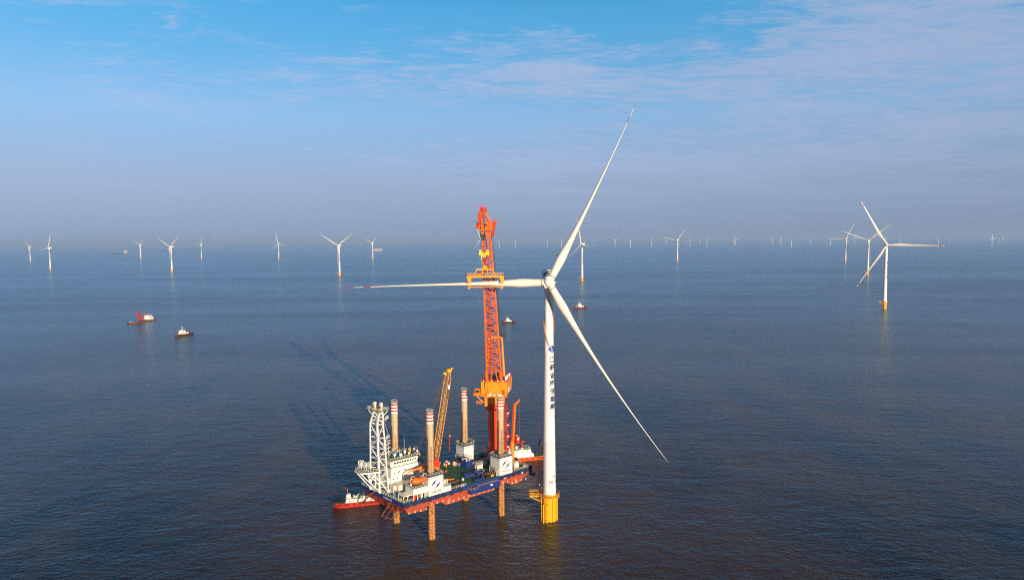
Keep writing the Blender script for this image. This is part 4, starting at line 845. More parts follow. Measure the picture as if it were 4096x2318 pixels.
# hook block and blade yoke
hk = MB(); hk.use(0).box(-1.9, 1.75, -.5, .5, -.2, .8); hk.box(-.6, .5, -.45, .45, -1.0, -.2)
for x in (-1.7, -1.35, -1.0, .75, 1.1, 1.45): hk.box(x - .1, x + .1, -.5, .5, .8, 1.7)
hk.use(1).cbox((-.05, -.52, .3), .5, .06, .4); hk.cbox((0, -.47, -.6), .3, .06, .3)
hk.use(2).tube((0, 0, -1.0), (0, 0, -1.7), .22); hk.torus((0, 0, -2.1), .45, .16, 'y', 12, 6)
hkm = mat('hook block yellow', (0.90, 0.58, 0.005), 0.4, vary=0.06)
H = tag(hk.build('hook_block', [hkm, dark, dark]), 'bright yellow hook block hanging in front of the orange crane boom', 'hook block', loc=(-9.9, 247.0, 100.7))
YK = thing('lifting_yoke', 'orange-yellow lifting yoke clamped on the horizontal blade of the nearest turbine', 'lifting yoke', (-9.6, 246.9, 92.7), 0)
ym = mat('yoke paint', (0.88, 0.34, 0.006), 0.42, vary=0.08)
mb = MB(); mb.use(0).box(-6.75, 6.75, -.45, .05, -.36, .3); mb.box(-6.75, 6.75, .8, 1.25, -.36, .3)
for x in (-6.3, -3, 0, 3, 6.3): mb.box(x - .2, x + .2, -.55, 1.3, -.3, .3)
mb.build('main_beam', ym, YK, 0)
mb = MB(); mb.box(-3.4, 2.8, .05, .55, 2.4, 2.85); mb.hexa([(-1.1, .05, 2.85), (.9, .05, 2.85), (.9, .55, 2.85), (-1.1, .55, 2.85), (-.45, 0, 4.1), (.35, 0, 4.1), (.35, .6, 4.1), (-.45, .6, 4.1)])
mb.beam((-3.1, .3, 2.5), (-4.3, .3, .3), .28, .28); mb.beam((2.6, .3, 2.5), (4.0, .3, .3), .28, .28)
for x in (-.9, .7): mb.beam((x, .3, 2.4), (x * 1.4, .3, .4), .3, .3)
mb.build('spreader', ym, YK, 0)
for x in (-5.85, 6.0):
    mb = MB(); mb.box(-.75, .75, -.5, 1.25, -1.0, -.4); mb.box(-.5, .5, -.5, .2, -2.0, -1.0); mb.box(-.65, .65, -.6, .4, -2.25, -1.9); mb.beam((-.6, .3, -.5), (.1, .3, -1.8), .3, .3); mb.box(-.6, .6, 2.1, 2.5, -4.0, -.6); mb.box(-.6, .6, 1.2, 2.5, -.95, -.5); mb.box(-.45, .45, -.3, 2.3, -4.0, -3.7); mb.box(-.5, .3, -.5, .5, -4.4, -3.75)
    o = mb.build('blade_clamp', ym, YK, 0); o.location = (x, 0, 0)
mb = MB(); mb.use(0).box(-5.6, 5.6, .3, .55, -3.95, -3.72); mb.build('lower_tie', ym, YK, 0)
mb = MB(); mb.use(0).rail([(-6.6, -.5, .42), (6.7, -.5, .42), (6.7, 1.25, .42), (-6.6, 1.25, .42)], .75, 1.1, .06, True); mb.rail([(6.8, -.4, -2.2), (6.8, -.4, .9)], .1, .4, .05); mb.build('railing', ym, YK, 0)
mb = MB(); mb.use(0).box(-3.1, -1.7, -.3, .9, .42, 1.2); mb.use(1).box(-2.9, -1.8, -.2, .8, 1.2, 1.7); mb.use(2).box(.3, 1.2, -.3, .8, .42, 1.5); mb.box(2.2, 3.6, -.3, .8, .42, 1.0); mb.build('power_pack', [orange, dark, brightblue], YK, 0)
mb = MB()
for x in (-.45, .35): mb.tube((x * .4 - .2, .3, 4.0), (x * .3 - .3, .1, 6.0), .09, n=5)
mb.tube((-6.5, .2, .5), (-2.2, .2, 24.0), .035, n=4); mb.tube((4.3, .2, .4), (1.6, .2, 17.0), .035, n=4); mb.tube((-4.9, .4, -4.0), (2.2, 20, -72), .03, n=4)
mb.build('sling_and_tag_line', ropedark, YK)

# ------------------------------------------------------------------ yellow lattice crane behind the near leg
Q = thing('crawler_crane', 'yellow lattice-boom crane standing on the barge deck behind the near leg', 'crane', (-31.6, 257.0, DK), BA)
QI = (Matrix.Translation((-31.6, 257.0, DK)) @ Matrix.Rotation(BA, 4, 'Z')).inverted()
def q_(p): return QI @ Vector(p)
mb = MB()
for y in (-1.6, 1.6): mb.box(-2.6, 2.6, y - .45, y + .45, 0, .95)
mb.build('track', dark, Q, 0)
mb = MB(); mb.use(0).box(-3.0, 2.2, -1.35, 1.35, 1.1, 2.5); mb.box(-4.1, -2.6, -1.6, 1.6, 1.2, 3.0); mb.lathe([(1.0, .9), (1.0, 1.15)], 16); mb.use(1).box(1.0, 2.5, -1.75, -.6, 1.2, 3.1); mb.use(2).box(1.1, 2.53, -1.78, -.7, 2.1, 2.9); mb.build('upper_body', [yellow2, yellow2, glass], Q, 0)
f0, f1 = Vector((-30.5, 257.0, 18.9)), Vector((-24.3, 257.3, 56.3)); ax2 = (f1 - f0).normalized(); s1 = Vector((.86, -.5, 0)); s1 = (s1 - ax2 * s1.dot(ax2)).normalized(); s2 = ax2.cross(s1)
def qr(t):
    c_ = f0.lerp(f1, t); w = min(.25 + t * 6, .92, .35 + (1 - t) * 7)
    return [q_(c_ + s1 * (a * w) + s2 * (b * w)) for a, b in ((-1, -1), (1, -1), (1, 1), (-1, 1))]
mb = MB(); mb.lattice([qr(i / 24) for i in range(25)], .11, .042); bq = mb.build('boom', yellow2, Q)
tq = q_(f1); mb = MB(); mb.use(0).cbox((tq.x, tq.y, tq.z + .2), 1.8, 1.1, 1.2, R(0)); mb.beam(q_((-25.2, 257.2, 56.2)), q_((-22.7, 257.0, 57.4)), .5, .5); mb.beam(q_((-25.3, 257.2, 55.0)), q_((-26.3, 257.2, 55.6)), .4, .9); mb.build('boom_head', [yellow2], Q, 0)
mb = MB(); e = f0.lerp(f1, .84) - s1 * .0 + Vector((.95, -1.02, 0)); e = q_(e); mb.cbox(tuple(e), .75, .1, 1.5); mb.build('boom_sign', shipwhite, Q, 0)
mb = MB(); gt = Vector((-37.0, 259.2, 24.6)); mb.use(0).beam(q_((-33.4, 257.6, 19.6)), q_(gt), .35, .35); mb.use(1)
for d in (-.5, .5): mb.tube(q_(gt + Vector((d, d * .6, 0))), q_(f1 + Vector((-1.2 + d * .3, 0, -.6))), .06, n=5)
mb.tube(q_(gt), q_((-34.4, 257.8, 19.4)), .07, n=5)
mb.build('pendant_rope', [yellow2, rust], Q)
mb = MB(); mb.use(0)
for d in (-.22, .0, .22): mb.tube(q_((-24.45 + d, 257, 56.4)), q_((-24.4 + d * .6, 257, 32.1)), .055, n=4)
mb.tube(q_((-22.8, 257, 57.3)), q_((-22.7, 257, 31.0)), .025, n=4); mb.build('hoist_rope', ropedark, Q)
mb = MB(); mb.use(0).box(-.38, .38, -.3, .3, .2, 1.1); mb.use(1).lathe([(.36, -.3), (.36, .2)], 10, (.1, 0, .1)); mb.use(2).tube((0, 0, -.3), (-.08, 0, -6.0), .15, .12, n=6)
tag(mb.build('crane_hook', [dark, yellow2, boatred]), 'dark crane hook with a long red sling hanging from the yellow lattice boom', 'crane hook', loc=(-24.4, 257, 31.2))

# ------------------------------------------------------------------ knuckle boom cranes
def on(name, label, cat, u, v, z=DK, rz=0.0, group=None): return thing(name, label, cat, tuple(B(u, v, z)), BA + rz, group)
X = on('knuckle_crane', 'orange knuckle boom crane behind the near leg, its boom lying level towards the wheelhouse', 'crane', 3.2, 6.3)
mb = MB(); mb.lathe([(1.0, 0), (.85, 6.0)], 18); mb.build('pedestal', orange, X)
mb = MB(); mb.use(0).box(-1.2, 1.5, -1.0, 1.2, 6.0, 8.2); mb.use(1).box(1.6, 3.9, -1.1, .9, 5.6, 9.2); mb.box(2.2, 3.4, -1.2, .7, 9.2, 9.9); mb.use(0).box(1.4, 4.0, -1.25, -.9, 6.3, 6.6); mb.use(1).box(2.0, 3.6, -1.0, .8, 3.2, 5.6); mb.build('slewing_body', [orange, orangered], X, 0)
mb = MB(); mb.hexa([(-4.6, -.38, 7.2), (0, -.45, 7.2), (0, .45, 7.2), (-4.6, .38, 7.1), (-4.6, -.38, 7.75), (0, -.45, 8.6), (0, .45, 8.6), (-4.6, .38, 7.75)]); mb.hexa([(-8.0, -.2, 7.05), (-4.6, -.32, 7.2), (-4.6, .32, 7.2), (-8.0, .2, 7.05), (-8.0, -.2, 7.35), (-4.6, -.32, 7.75), (-4.6, .32, 7.75), (-8.0, .2, 7.35)]); mb.beam((-7.9, 0, 7.35), (-9.4, 0, 6.4), .25, .3); mb.tube((-1.0, 0, 6.4), (-4.2, 0, 7.2), .18); mb.build('boom', orange, X, 0)
mb = MB(); mb.box(-3.0, -.6, -.6, .9, 6.0, 6.5); mb.box(-2.8, -.9, -.4, .8, 6.5, 6.9); mb.box(-2.9, -.7, -.55, .85, 5.2, 5.5); mb.beam((-2.4, .1, 5.2), (-.5, .1, 3.0), .2, .2); mb.build('maintenance_stand', yellow2, X, 0)
X = on('deck_crane', 'slim orange post crane with folded raised boom beside the white leg house on the right', 'crane', 41.9, 5.0)
mb = MB(); mb.lathe([(.85, 0), (.72, 6.0), (.8, 6.05), (.8, 9.2)], 18); mb.build('pedestal', orange, X)
mb = MB(); mb.beam((.1, 0, 8.6), (1.15, -.3, 24.4), .85, .95); mb.beam((.5, -.1, 9.4), (1.0, -.3, 15.5), .35, .5); mb.beam((.9, -.3, 24.0), (2.7, -1.0, 25.2), .55, .6); mb.beam((2.3, -.9, 24.9), (2.9, -1.1, 26.0), .4, .4); mb.tube((2.8, -1.05, 25.2), (2.8, -1.05, 9.0), .025, n=4); mb.build('boom', boomred, X, 0)
mb = MB(); mb.use(0).box(1.2, 3.0, -1.2, .6, 8.3, 8.5); mb.box(1.5, 2.9, -1.0, .4, 8.5, 11.0); mb.rail([(1.2, -1.2, 8.5), (3.0, -1.2, 8.5), (3.0, .6, 8.5)], .9, .6, .06); mb.use(1).box(1.7, 2.7, -1.05, -.9, 9.6, 10.5); mb.box(2.0, 2.4, -.3, .1, 11.0, 11.5); mb.use(0).beam((.3, 0, 7.6), (2.2, -.2, 8.3), .4, .4); mb.build('operator_cab', [orangered, cream], X, 0)

# ------------------------------------------------------------------ lifeboat and deck gear
X = on('lifeboat', 'enclosed orange lifeboat hanging on white davits above the deckhouse', 'lifeboat', -5.6, -1.25, 21.75)
mb = MB(); st = [(-2.9, .12, .75, 1.35), (-2.6, .55, .35, 1.7), (-1.6, .92, .05, 1.95), (0, 1.0, 0, 2.0), (1.6, .95, .05, 1.9), (2.5, .62, .35, 1.6), (2.95, .15, .8, 1.3)]; n_ = 12
for x, w, z0, z1 in st:
    for i in range(n_): a = 2 * math.pi * i / n_; mb.v.append((x, w * math.copysign(abs(math.cos(a)) ** .7, math.cos(a)), (z0 + z1) / 2 + (z1 - z0) / 2 * math.copysign(abs(math.sin(a)) ** .8, math.sin(a))))
for s_ in range(len(st) - 1):
    for i in range(n_): mb.f.append((s_ * n_ + i, s_ * n_ + (i + 1) % n_, (s_ + 1) * n_ + (i + 1) % n_, (s_ + 1) * n_ + i)); mb.m.append(0)
mb.f += [tuple(range(n_)), tuple(range(6 * n_, 7 * n_))]; mb.m += [0, 0]
mb.build('hull', lifeorange, X)
mb = MB(); mb.box(-2.3, -.9, -.5, .5, 1.8, 2.3); mb.build('canopy', lifeorange, X)
mb = MB()
for i in range(6): mb.cbox((-1.6 + i * .62, -.97, 1.2), .22, .1, .16)
mb.build('window', cream, X, 0)
mb = MB(); mb.box(-2.7, 2.7, -1.06, -.9, .82, .95); mb.build('grab_rail', orangered, X, 0)
def crate(name, label, cat, u, v, sx_, sy_, sz_, m, m2=None, z=DK, rz=0.0, grp=None, ribs=True):
    o = on(name, label, cat, u, v, z, rz, grp); mb = MB(); mb.box(-sx_ / 2, sx_ / 2, -sy_ / 2, sy_ / 2, .06, sz_); 
    if ribs:
        n_ = max(3, int(sx_ / .5))
        for i in range(n_): x = -sx_ / 2 + (i + .5) * sx_ / n_; mb.box(x - .08, x + .08, -sy_ / 2 - .035, sy_ / 2 + .035, .2, sz_ - .2)
    mb.build('body', m, o, 0)
    for x in (-1, 1):
        for y in (-1, 1): mb = MB(); mb.box(x * sx_ / 2 - .07, x * sx_ / 2 + .07, y * sy_ / 2 - .07, y * sy_ / 2 + .07, 0, sz_ + .03); mb.build('corner_post', m2 or m, o, 0)
    return o
crate('equipment_house', 'large beige flat-roofed equipment box in front of the white accommodation block', 'container', -6.5, 8.0, 6.2, 3.9, 3.3, cream, ribs=False)
crate('equipment_house', 'narrow grey-beige box squeezed against the lattice tower side of the large beige box', 'container', -10.3, 8.6, 1.2, 2.2, 2.9, cream, ribs=False)
X = crate('cage_container', 'tall blue container with open cage top holding white bags', 'container', 26.4, 14.9, 2.8, 3.4, 2.4, boxblue)
mb = MB()
for z in (3.1, 4.1): 
    for a, b in (((-1.4, -1.7), (1.4, -1.7)), ((1.4, -1.7), (1.4, 1.7)), ((1.4, 1.7), (-1.4, 1.7)), ((-1.4, 1.7), (-1.4, -1.7))): mb.tube((*a, z), (*b, z), .07, n=5)
for x, y in ((-1.4, -1.7), (0, -1.7), (1.4, -1.7), (1.4, 0), (1.4, 1.7), (0, 1.7), (-1.4, 1.7), (-1.4, 0)): mb.tube((x, y, 2.4), (x, y, 4.1), .07, n=5)
mb.build('cage', boxblue, X)
mb = MB()
for x, y in ((-.8, -1.0), (.5, -.9), (-.3, .4), (.8, .7), (-.9, 1.1)): mb.ball((x, y, 2.8), .55, 8)
mb.build('bags', white, X)
crate('tank_container', 'large grey-white tank box between the two far leg houses', 'container', 30.0, 11.3, 4.4, 2.2, 2.1, grey, shipwhite, ribs=False)
crate('tank_container', 'small cream ribbed tank box in front of the grey-white tank box', 'container', 28.2, 9.2, 2.6, 1.3, 1.8, cream, shipwhite)
X = on('machine_house', 'cream hooded machine on deck right of the leg house marked with lettering', 'machine house', 40.0, 1.2); mb = MB(); mb.prism([(-1.1, 0), (1.1, 0), (1.1, 1.9), (.6, 2.6), (-.6, 2.6), (-1.1, 1.9)], -1.0, 1.0, Matrix.Rotation(R(90), 4, 'X')); mb.build('body', cream, X, 0)
mb = MB(); mb.box(-.5, .5, -1.06, -.98, .3, 1.5); mb.box(1.0, 1.6, -.6, .6, 0, 1.3); mb.build('door', shipwhite, X, 0)
for u, v, lab in ((42.8, 5.0, 'dark winch with black drum at the far right end of the deck'), (40.2, 10.5, 'dark winch in shade behind the red crane column'), (25.5, 19.5, 'dark hose reel with pale rings beside the far leg house')):
    X = on('deck_winch', lab, 'winch', u, v); mb = MB(); mb.box(-1.2, 1.2, -1.0, 1.0, 0, .4)
    for x in (-1.1, .95): mb.box(x, x + .2, -.9, .9, .4, 2.2)
    mb.build('frame', dark, X, 0); mb = MB(); mb.tube((-.9, 0, 1.3), (.95, 0, 1.3), .8, n=14); mb.build('drum', black, X)
X = on('hose_reel', 'pair of pale hoops of a hose reel in front of the red crane column', 'hose reel', 33.5, 11.0); mb = MB()
for x in (-.8, .8): mb.torus((x, 0, 1.4), 1.15, .1, 'x', 18, 5)
mb.build('hoops', shipwhite, X); mb = MB(); mb.tube((-.8, 0, 1.4), (.8, 0, 1.4), .6, n=12); mb.box(-1.0, 1.0, -.9, .9, 0, .3); mb.build('drum', dark, X)
X = on('grout_ring', 'dark blue open steel ring lying on deck by the near right leg house', 'steel ring', 24.6, 4.2); mb = MB(); mb.lathe([(1.75, 0), (1.75, 1.1), (1.45, 1.1), (1.45, 0)], 24, caps=False); mb.build('shell', boxblue, X); mb = MB(); mb.torus((0, 0, 1.1), 1.6, .09, 'z', 24, 5); mb.build('rim', grey, X)
X = on('pontoon', 'dark blue low steel cradle on the green deck left of the steel ring', 'cradle', 20.6, 5.6, DK, R(-10)); mb = MB(); mb.box(-2.2, 2.2, -1.2, -.8, 0, .8); mb.box(-2.2, 2.2, .8, 1.2, 0, .8); mb.box(-2.2, -1.8, -.8, .8, 0, .8); mb.box(1.8, 2.2, -.8, .8, 0, .8); mb.build('frame', boxblue, X, 0); mb = MB(); mb.box(-1.6, 1.6, -.7, .7, .05, .4); mb.build('tray', dark, X, 0)
X = on('spare_hatch', 'dark blue low hatch cover at the deck edge above the side platform', 'hatch', 20.8, -.6); mb = MB(); mb.box(-2.4, 2.4, -.7, .7, 0, .55); mb.build('cover', boxblue, X, 0); mb = MB(); [mb.box(x, x + .12, -.72, .72, .55, .62) for x in (-1.5, 0, 1.4)]; mb.build('ribs', hullblue, X, 0)
mb = MB(); mb.ball((0, 0, .5), .5, 12); mb.tube((0, 0, .9), (0, 0, 1.15), .12); tag(mb.build('mooring_buoy', white), 'lone white buoy on the green deck near the deck edge', 'buoy', loc=tuple(B(15.8, 2.6)))
mb = MB(); mb.box(-2.2, 2.2, -.2, .2, 0, .35); mb.box(-1.5, 3.0, .35, .7, 0, .3); tag(mb.build('steel_beams', orange), 'orange steel beams lying on the green deck beside the near leg house', 'steel beams', loc=tuple(B(11.6, 7.2)), rz=BA - R(38))
mb = MB(); mb.box(-.5, .5, -.35, .35, 0, .5); mb.tube((0, 0, .5), (.3, 0, .9), .12); tag(mb.build('bollard', orangered), 'small red bollard out on the green deck towards the cargo row', 'bollard', loc=tuple(B(16.6, 14.8)))
# heaps along the far deck edge
rng = random.Random(5)
ITEMS = [('fender_buoy', 'pink-white round buoy in the cargo row behind the green deck', pinkwhite, 'ball', 5), ('oil_drum', 'rusty oil drum in the cargo row behind the green deck', rust, 'drum', 8), ('oil_drum', 'orange-yellow drum in the cargo row behind the green deck', yellow2, 'drum', 4), ('cargo_bag', 'bright blue bulk bag in the cargo row behind the green deck', brightblue, 'bag', 4), ('cargo_bag', 'white bulk bag in the cargo row behind the green deck', shipwhite, 'bag', 4), ('wooden_crate', 'dark wooden crate in the cargo row behind the green deck', dark, 'crate', 8)]
for nm, lab, m_, kind, cnt in ITEMS:
    src = None
    for i in range(cnt):
        t = rng.random(); u = 15.5 + 9.0 * t + rng.uniform(-.6, .8); v = 22.9 - 4.6 * t * t + rng.uniform(-1.5, .6)
        if kind == 'ball': v += .5
        if src is None:
            mb = MB()
            if kind == 'ball': mb.ball((0, 0, .75), .75, 12)
            if kind == 'drum': mb.lathe([(.38, 0), (.40, .05), (.38, .1), (.38, .55), (.40, .6), (.38, .65), (.38, 1.15), (.36, 1.2)], 12)
            if kind == 'bag': mb.lathe([(.55, 0), (.68, .3), (.66, .8), (.35, 1.1), (.1, 1.2)], 9)
            if kind == 'crate': mb.box(-.6, .6, -.5, .5, .08, .9); mb.box(-.6, -.4, -.52, .52, 0, .93); mb.box(.4, .6, -.52, .52, 0, .93)
            o = mb.build(nm, m_); src = o
        else: o = src.copy(); COL.objects.link(o)
        s_ = rng.uniform(.8, 1.15); o.scale = (s_, s_, s_); tag(o, lab, nm.replace('_', ' '), 'cargo row along the far deck edge', tuple(B(u, v)), rng.uniform(0, 6))
ITEMS = [('gas_bottle', 'brown upright cylinder among the gear at the foot of the lettered right leg house', rust, 'drum', 6), ('tool_box', 'small bronze coloured box among the gear by the right leg house', yellow, 'crate', 4), ('cargo_bag', 'pale blue bag among the gear between tank boxes and right leg house', brightblue, 'bag', 3), ('tool_box', 'dark box among the gear between the steel ring and right leg house', dark, 'crate', 8)]
for nm, lab, m_, kind, cnt in ITEMS:
    src = None
    for i in range(cnt):
        u, v = rng.uniform(23.5, 28.3), rng.uniform(-1.6, 2.2)
        if 'pale blue' in lab: u, v = rng.uniform(25.6, 28.6), rng.uniform(5.4, 7.6)
        if src is None:
            mb = MB()
            if kind == 'drum': mb.lathe([(.25, 0), (.28, .1), (.28, 1.0), (.12, 1.25)], 10)
            if kind == 'bag': mb.lathe([(.45, 0), (.58, .3), (.56, .7), (.25, .95)], 9)
            if kind == 'crate': mb.box(-.5, .5, -.4, .4, .05, .7); mb.box(-.54, .54, -.44, .44, .62, .72)
            o = mb.build(nm, m_); src = o
        else: o = src.copy(); COL.objects.link(o)
        tag(o, lab, nm.replace('_', ' '), 'gear by the right leg house', tuple(B(u, v)), rng.uniform(0, 6))
# machinery between the red crane column and the far leg house, and odd gear round the deck
def skid(name, label, cat, u, v, kind, m_a, m_b, s_=1.0, rz=0.0, grp=None):
    X = on(name, label, cat, u, v, DK, rz, grp); X.scale = (s_, s_, s_)
    if kind == 'engine':
        mb = MB(); mb.box(-1.3, 1.3, -.7, .7, 0, .25); mb.box(-1.1, .6, -.55, .55, .25, 1.35); mb.box(.7, 1.2, -.5, .5, .25, 1.0); mb.build('body', m_a, X, 0)
        mb = MB(); mb.tube((-.7, .2, 1.35), (-.7, .2, 2.1), .12); mb.tube((-.1, -.2, 1.35), (-.1, -.2, 1.7), .2); mb.tube((.6, -.6, .8), (1.25, -.6, .8), .14); mb.build('pipes', m_b, X)
    if kind == 'rack':
        mb = MB()
        for x in (-1.2, 1.2):
            for y in (-.6, .6): mb.box(x - .06, x + .06, y - .06, y + .06, 0, 1.9)
        for z in (.3, 1.1, 1.85): mb.box(-1.25, 1.25, -.65, .65, z, z + .07)
        mb.build('frame', m_a, X, 0); mb = MB()
        for i in range(5): mb.lathe([(.2, .4), (.22, .5), (.22, 1.0), (.1, 1.05)], 10, (-.95 + i * .47, 0, 0)); mb.box(-1.0 + i * .47, -.7 + i * .47, -.4, .3, 1.18, 1.5)
        mb.build('stores', m_b, X)
    if kind == 'pipes':
        mb = MB(); [mb.tube((-2.0, y, z), (2.0, y + .05, z), .17, n=10) for y, z in ((-.4, .3), (0, .3), (.4, .3), (-.2, .63), (.2, .63))]; mb.build('pipe_bundle', m_a, X); mb = MB(); mb.box(-1.4, -1.2, -.7, .7, 0, .14); mb.box(1.2, 1.4, -.7, .7, 0, .14); mb.build('bearers', m_b, X, 0)
    return X
for a in (('machinery_skid', 'dark engine skid with pale exhaust beside the far leg house', 'machinery', 33.6, 16.2, 'engine', dark, grey, 1.1), ('machinery_skid', 'dark low engine skid right behind the grey-white tank box', 'machinery', 30.4, 14.2, 'engine', dark, rust, 1.0, .6), ('machinery_skid', 'dark engine skid at the far deck edge behind the crane column', 'machinery', 37.5, 19.5, 'engine', dark, grey, 1.3, 1.2), ('stores_rack', 'dark steel rack of bottles left of the red crane column', 'rack', 33.2, 13.4, 'rack', dark, cream, 1.0, .2), ('stores_rack', 'grey steel rack of coloured stores by the foot of the knuckle crane', 'rack', 6.6, 9.4, 'rack', grey, redband, .9, .9), ('pipe_stack', 'rusty pipe bundle lying in the middle of the green deck edge', 'pipes', 12.4, 3.0, 'pipes', rust, dark, .8, .1), ('pipe_stack', 'grey pipe bundle lying behind the tall blue cage container', 'pipes', 25.0, 20.6, 'pipes', grey, dark, 1.0, .1), ('machinery_skid', 'green pump skid under the deckhouse beside the white tank stack', 'machinery', -3.4, -1.2, 'engine', roofgreen, cream, .6), ('machinery_skid', 'small blue pump skid on deck at the left end below the lattice tower', 'machinery', -11.6, 5.4, 'engine', brightblue, grey, .6, .5), ('stores_rack', 'dark rack of yellow gear at the right end of the deck', 'rack', 42.6, 8.4, 'rack', dark, yellow2, .9, .3)): skid(*a)
for i, (u, v) in enumerate(((-12.0, 1.0), (-12.4, 7.6), (-13.2, 20.4), (9.2, -1.7), (12.6, -1.7), (37.4, -1.6), (43.2, -.6))):
    mb = MB(); [mb.lathe([(.2, 0), (.2, .6), (.28, .62), (.28, .72)], 10, (x, 0, 0)) for x in (-.4, .4)]; mb.box(-.8, .8, -.3, .3, 0, .1); tag(mb.build('mooring_bitt', dark if i % 2 else cream), ('pale' if i % 2 == 0 else 'dark') + ' twin mooring bitt at the ' + ('left end corner by the deckhouse', 'left edge under the big beige box', 'rear left corner behind the lattice tower', 'near deck edge just right of the near leg house', 'near deck edge left of the side platform', 'near deck edge right of the lettered leg house', 'right end of the near deck edge')[i], 'mooring bitt', 'mooring bitts round the deck', tuple(B(u, v)), BA)
# red machinery and gear under the deckhouse
X = on('winch_set', 'red winch under the raised deckhouse at the near corner', 'winch', -7.2, -.9); mb = MB(); mb.tube((-1.3, 0, .55), (1.0, 0, .55), .45, n=12); mb.build('drum', boatred, X); mb = MB(); mb.box(-1.6, 1.3, -.5, .5, 0, .25); mb.box(-1.5, -1.2, -.5, .5, .2, .95); mb.box(.9, 1.2, -.5, .5, .2, .95); mb.build('frame', redband, X, 0)
X = on('pump_unit', 'white tank stack under the raised deckhouse', 'pump', -5.0, -1.4); mb = MB(); [mb.tube((-.6, 0, z), (.6, 0, z), .26, n=10) for z in (.35, .9, 1.45)]; mb.build('tank', shipwhite, X); mb = MB(); mb.box(-.5, -.4, -.2, .2, 0, 1.6); mb.build('frame', dark, X, 0)
# two workers on the side platform walkway
def person(name, label, loc, rz):
    P = thing(name, label, 'person', loc, rz); h = 1.15 / 1.75
    me = bpy.data.meshes.new('body'); J_ = [((0, 0, .95), .15), ((0, 0, 1.25), .16), ((0, 0, 1.48), .07), ((0, -.02, 1.62), .11), ((.10, 0, .88), .10), ((.11, -.06, .48), .075), ((.12, 0, .06), .05), ((.12, -.14, .03), .045), ((-.10, 0, .88), .10), ((-.11, .05, .48), .075), ((-.12, .06, .06), .05), ((-.12, -.08, .03), .045), ((.21, 0, 1.40), .06), ((.27, -.02, 1.12), .048), ((.25, -.20, .92), .04), ((-.21, 0, 1.40), .06), ((-.27, -.02, 1.12), .048), ((-.26, -.14, .90), .04), ((0, -.02, 1.74), .09)]
    E_ = [(0, 1), (1, 2), (2, 3), (3, 18), (0, 4), (4, 5), (5, 6), (6, 7), (0, 8), (8, 9), (9, 10), (10, 11), (1, 12), (12, 13), (13, 14), (1, 15), (15, 16), (16, 17)]
    me.from_pydata([tuple(c * h for c in p) for p, r in J_], E_, []); o = bpy.data.objects.new('body', me); COL.objects.link(o); o.parent = P
    md = o.modifiers.new('skin', 'SKIN'); 
    for i, (p, r) in enumerate(J_): me.skin_vertices[0].data[i].radius = (r * h, r * h)
    me.skin_vertices[0].data[0].use_root = True; sb = o.modifiers.new('smooth', 'SUBSURF'); sb.levels = sb.render_levels = 1; me.materials.append(redcloth)
    mb = MB(); mb.lathe([(.13 * h, 1.69 * h), (.135 * h, 1.74 * h), (.10 * h, 1.83 * h), (.01, 1.87 * h)], 12, (0, -.02 * h, 0)); mb.build('hard_hat', redband, P)
    return P
person('person', 'left one of two workers in red overalls on the side platform, by the hull', tuple(B(15.3, -3.3, 14.9)), R(200)); person('person', 'right one of two workers in red overalls, beside the blue box of the side platform', tuple(B(16.4, -3.9, 14.9)), R(150))

# ------------------------------------------------------------------ boats
def hull_shape(mb, Lh, Bh, zd, bow=.35, sheer=.5, draft=1.0, m_top=0, m_deck=1, stern=.9):
    st = []
    for i in range(13):
        t = i / 12; x = (t - .5) * Lh
        w = Bh / 2 * (stern + (1 - stern) * min(1, t / .15)) if t < 1 - bow else Bh / 2 * max(.04, max(0.0, math.cos((t - (1 - bow)) / bow * math.pi / 2)) ** .7)
        st.append((x, w, zd + sheer * max(0, (t - .5) / .5) ** 2))
    vs = []
    for x, w, z in st: vs += [(x + (.04 * Lh * (x / Lh + .5) if x > 0 else 0), -w, z), (x, -w * .86, -draft), (x, w * .86, -draft), (x + (.04 * Lh * (x / Lh + .5) if x > 0 else 0), w, z)]
    fs = []
    mb.use(m_top)
    for i in range(12):
        a, b = 4 * i, 4 * i + 4; fs += [(a, b, b + 1, a + 1), (a + 3, a + 2, b + 2, b + 3)]
    fs += [(0, 1, 2, 3), (48, 51, 50, 49)]; mb.add(vs, fs)
    mb.use(m_deck); mb.add(vs, [(4 * i, 4 * i + 3, 4 * i + 7, 4 * i + 4) for i in range(12)])
    return st
def house(mb, x0, x1, hw, z0, z1, slope=.15):
    mb.hexa([(x0, -hw, z0), (x1, -hw, z0), (x1, hw, z0), (x0, hw, z0), (x0 + slope * .3, -hw * .96, z1), (x1 - slope, -hw * .96, z1), (x1 - slope, hw * .96, z1), (x0 + slope * .3, hw * .96, z1)])
def side_windows(par, xs, hw, z, w=.5, h=.35, name='window'):
    for sd in (-1, 1):
        mb = MB()
        for x in xs: mb.cbox((x, sd * (hw + .012), z), w, .03, h)
        mb.build(name, glass, par, 0)
def supply_boat(label, p0, p1, zr=1.7, flip=False):
    p0, p1 = Vector(p0), Vector(p1); d = p1 - p0; Lh = d.length; X = thing('supply_boat', label, 'boat', tuple((p0 + p1) / 2), math.atan2(d.y, d.x))
    mb = MB(); hull_shape(mb, Lh, Lh * .27, zr, .22, .35, 1.2); mb.build('hull', [boatred, deckgreen], X, 30); return X, Lh
def tyres(X, pts, r=.38):
    src = None
    for p in pts:
        if src is None: mb = MB(); mb.torus((0, 0, 0), r, r * .38, 'y', 12, 6); o = src = mb.build('tyre_fender', black, X)
        else: o = src.copy(); COL.objects.link(o)
        o.location = p
def rails_boat(X, pts, name='railing'): mb = MB(); mb.rail(pts, .9, .8, .05); mb.build(name, railm, X, 0)
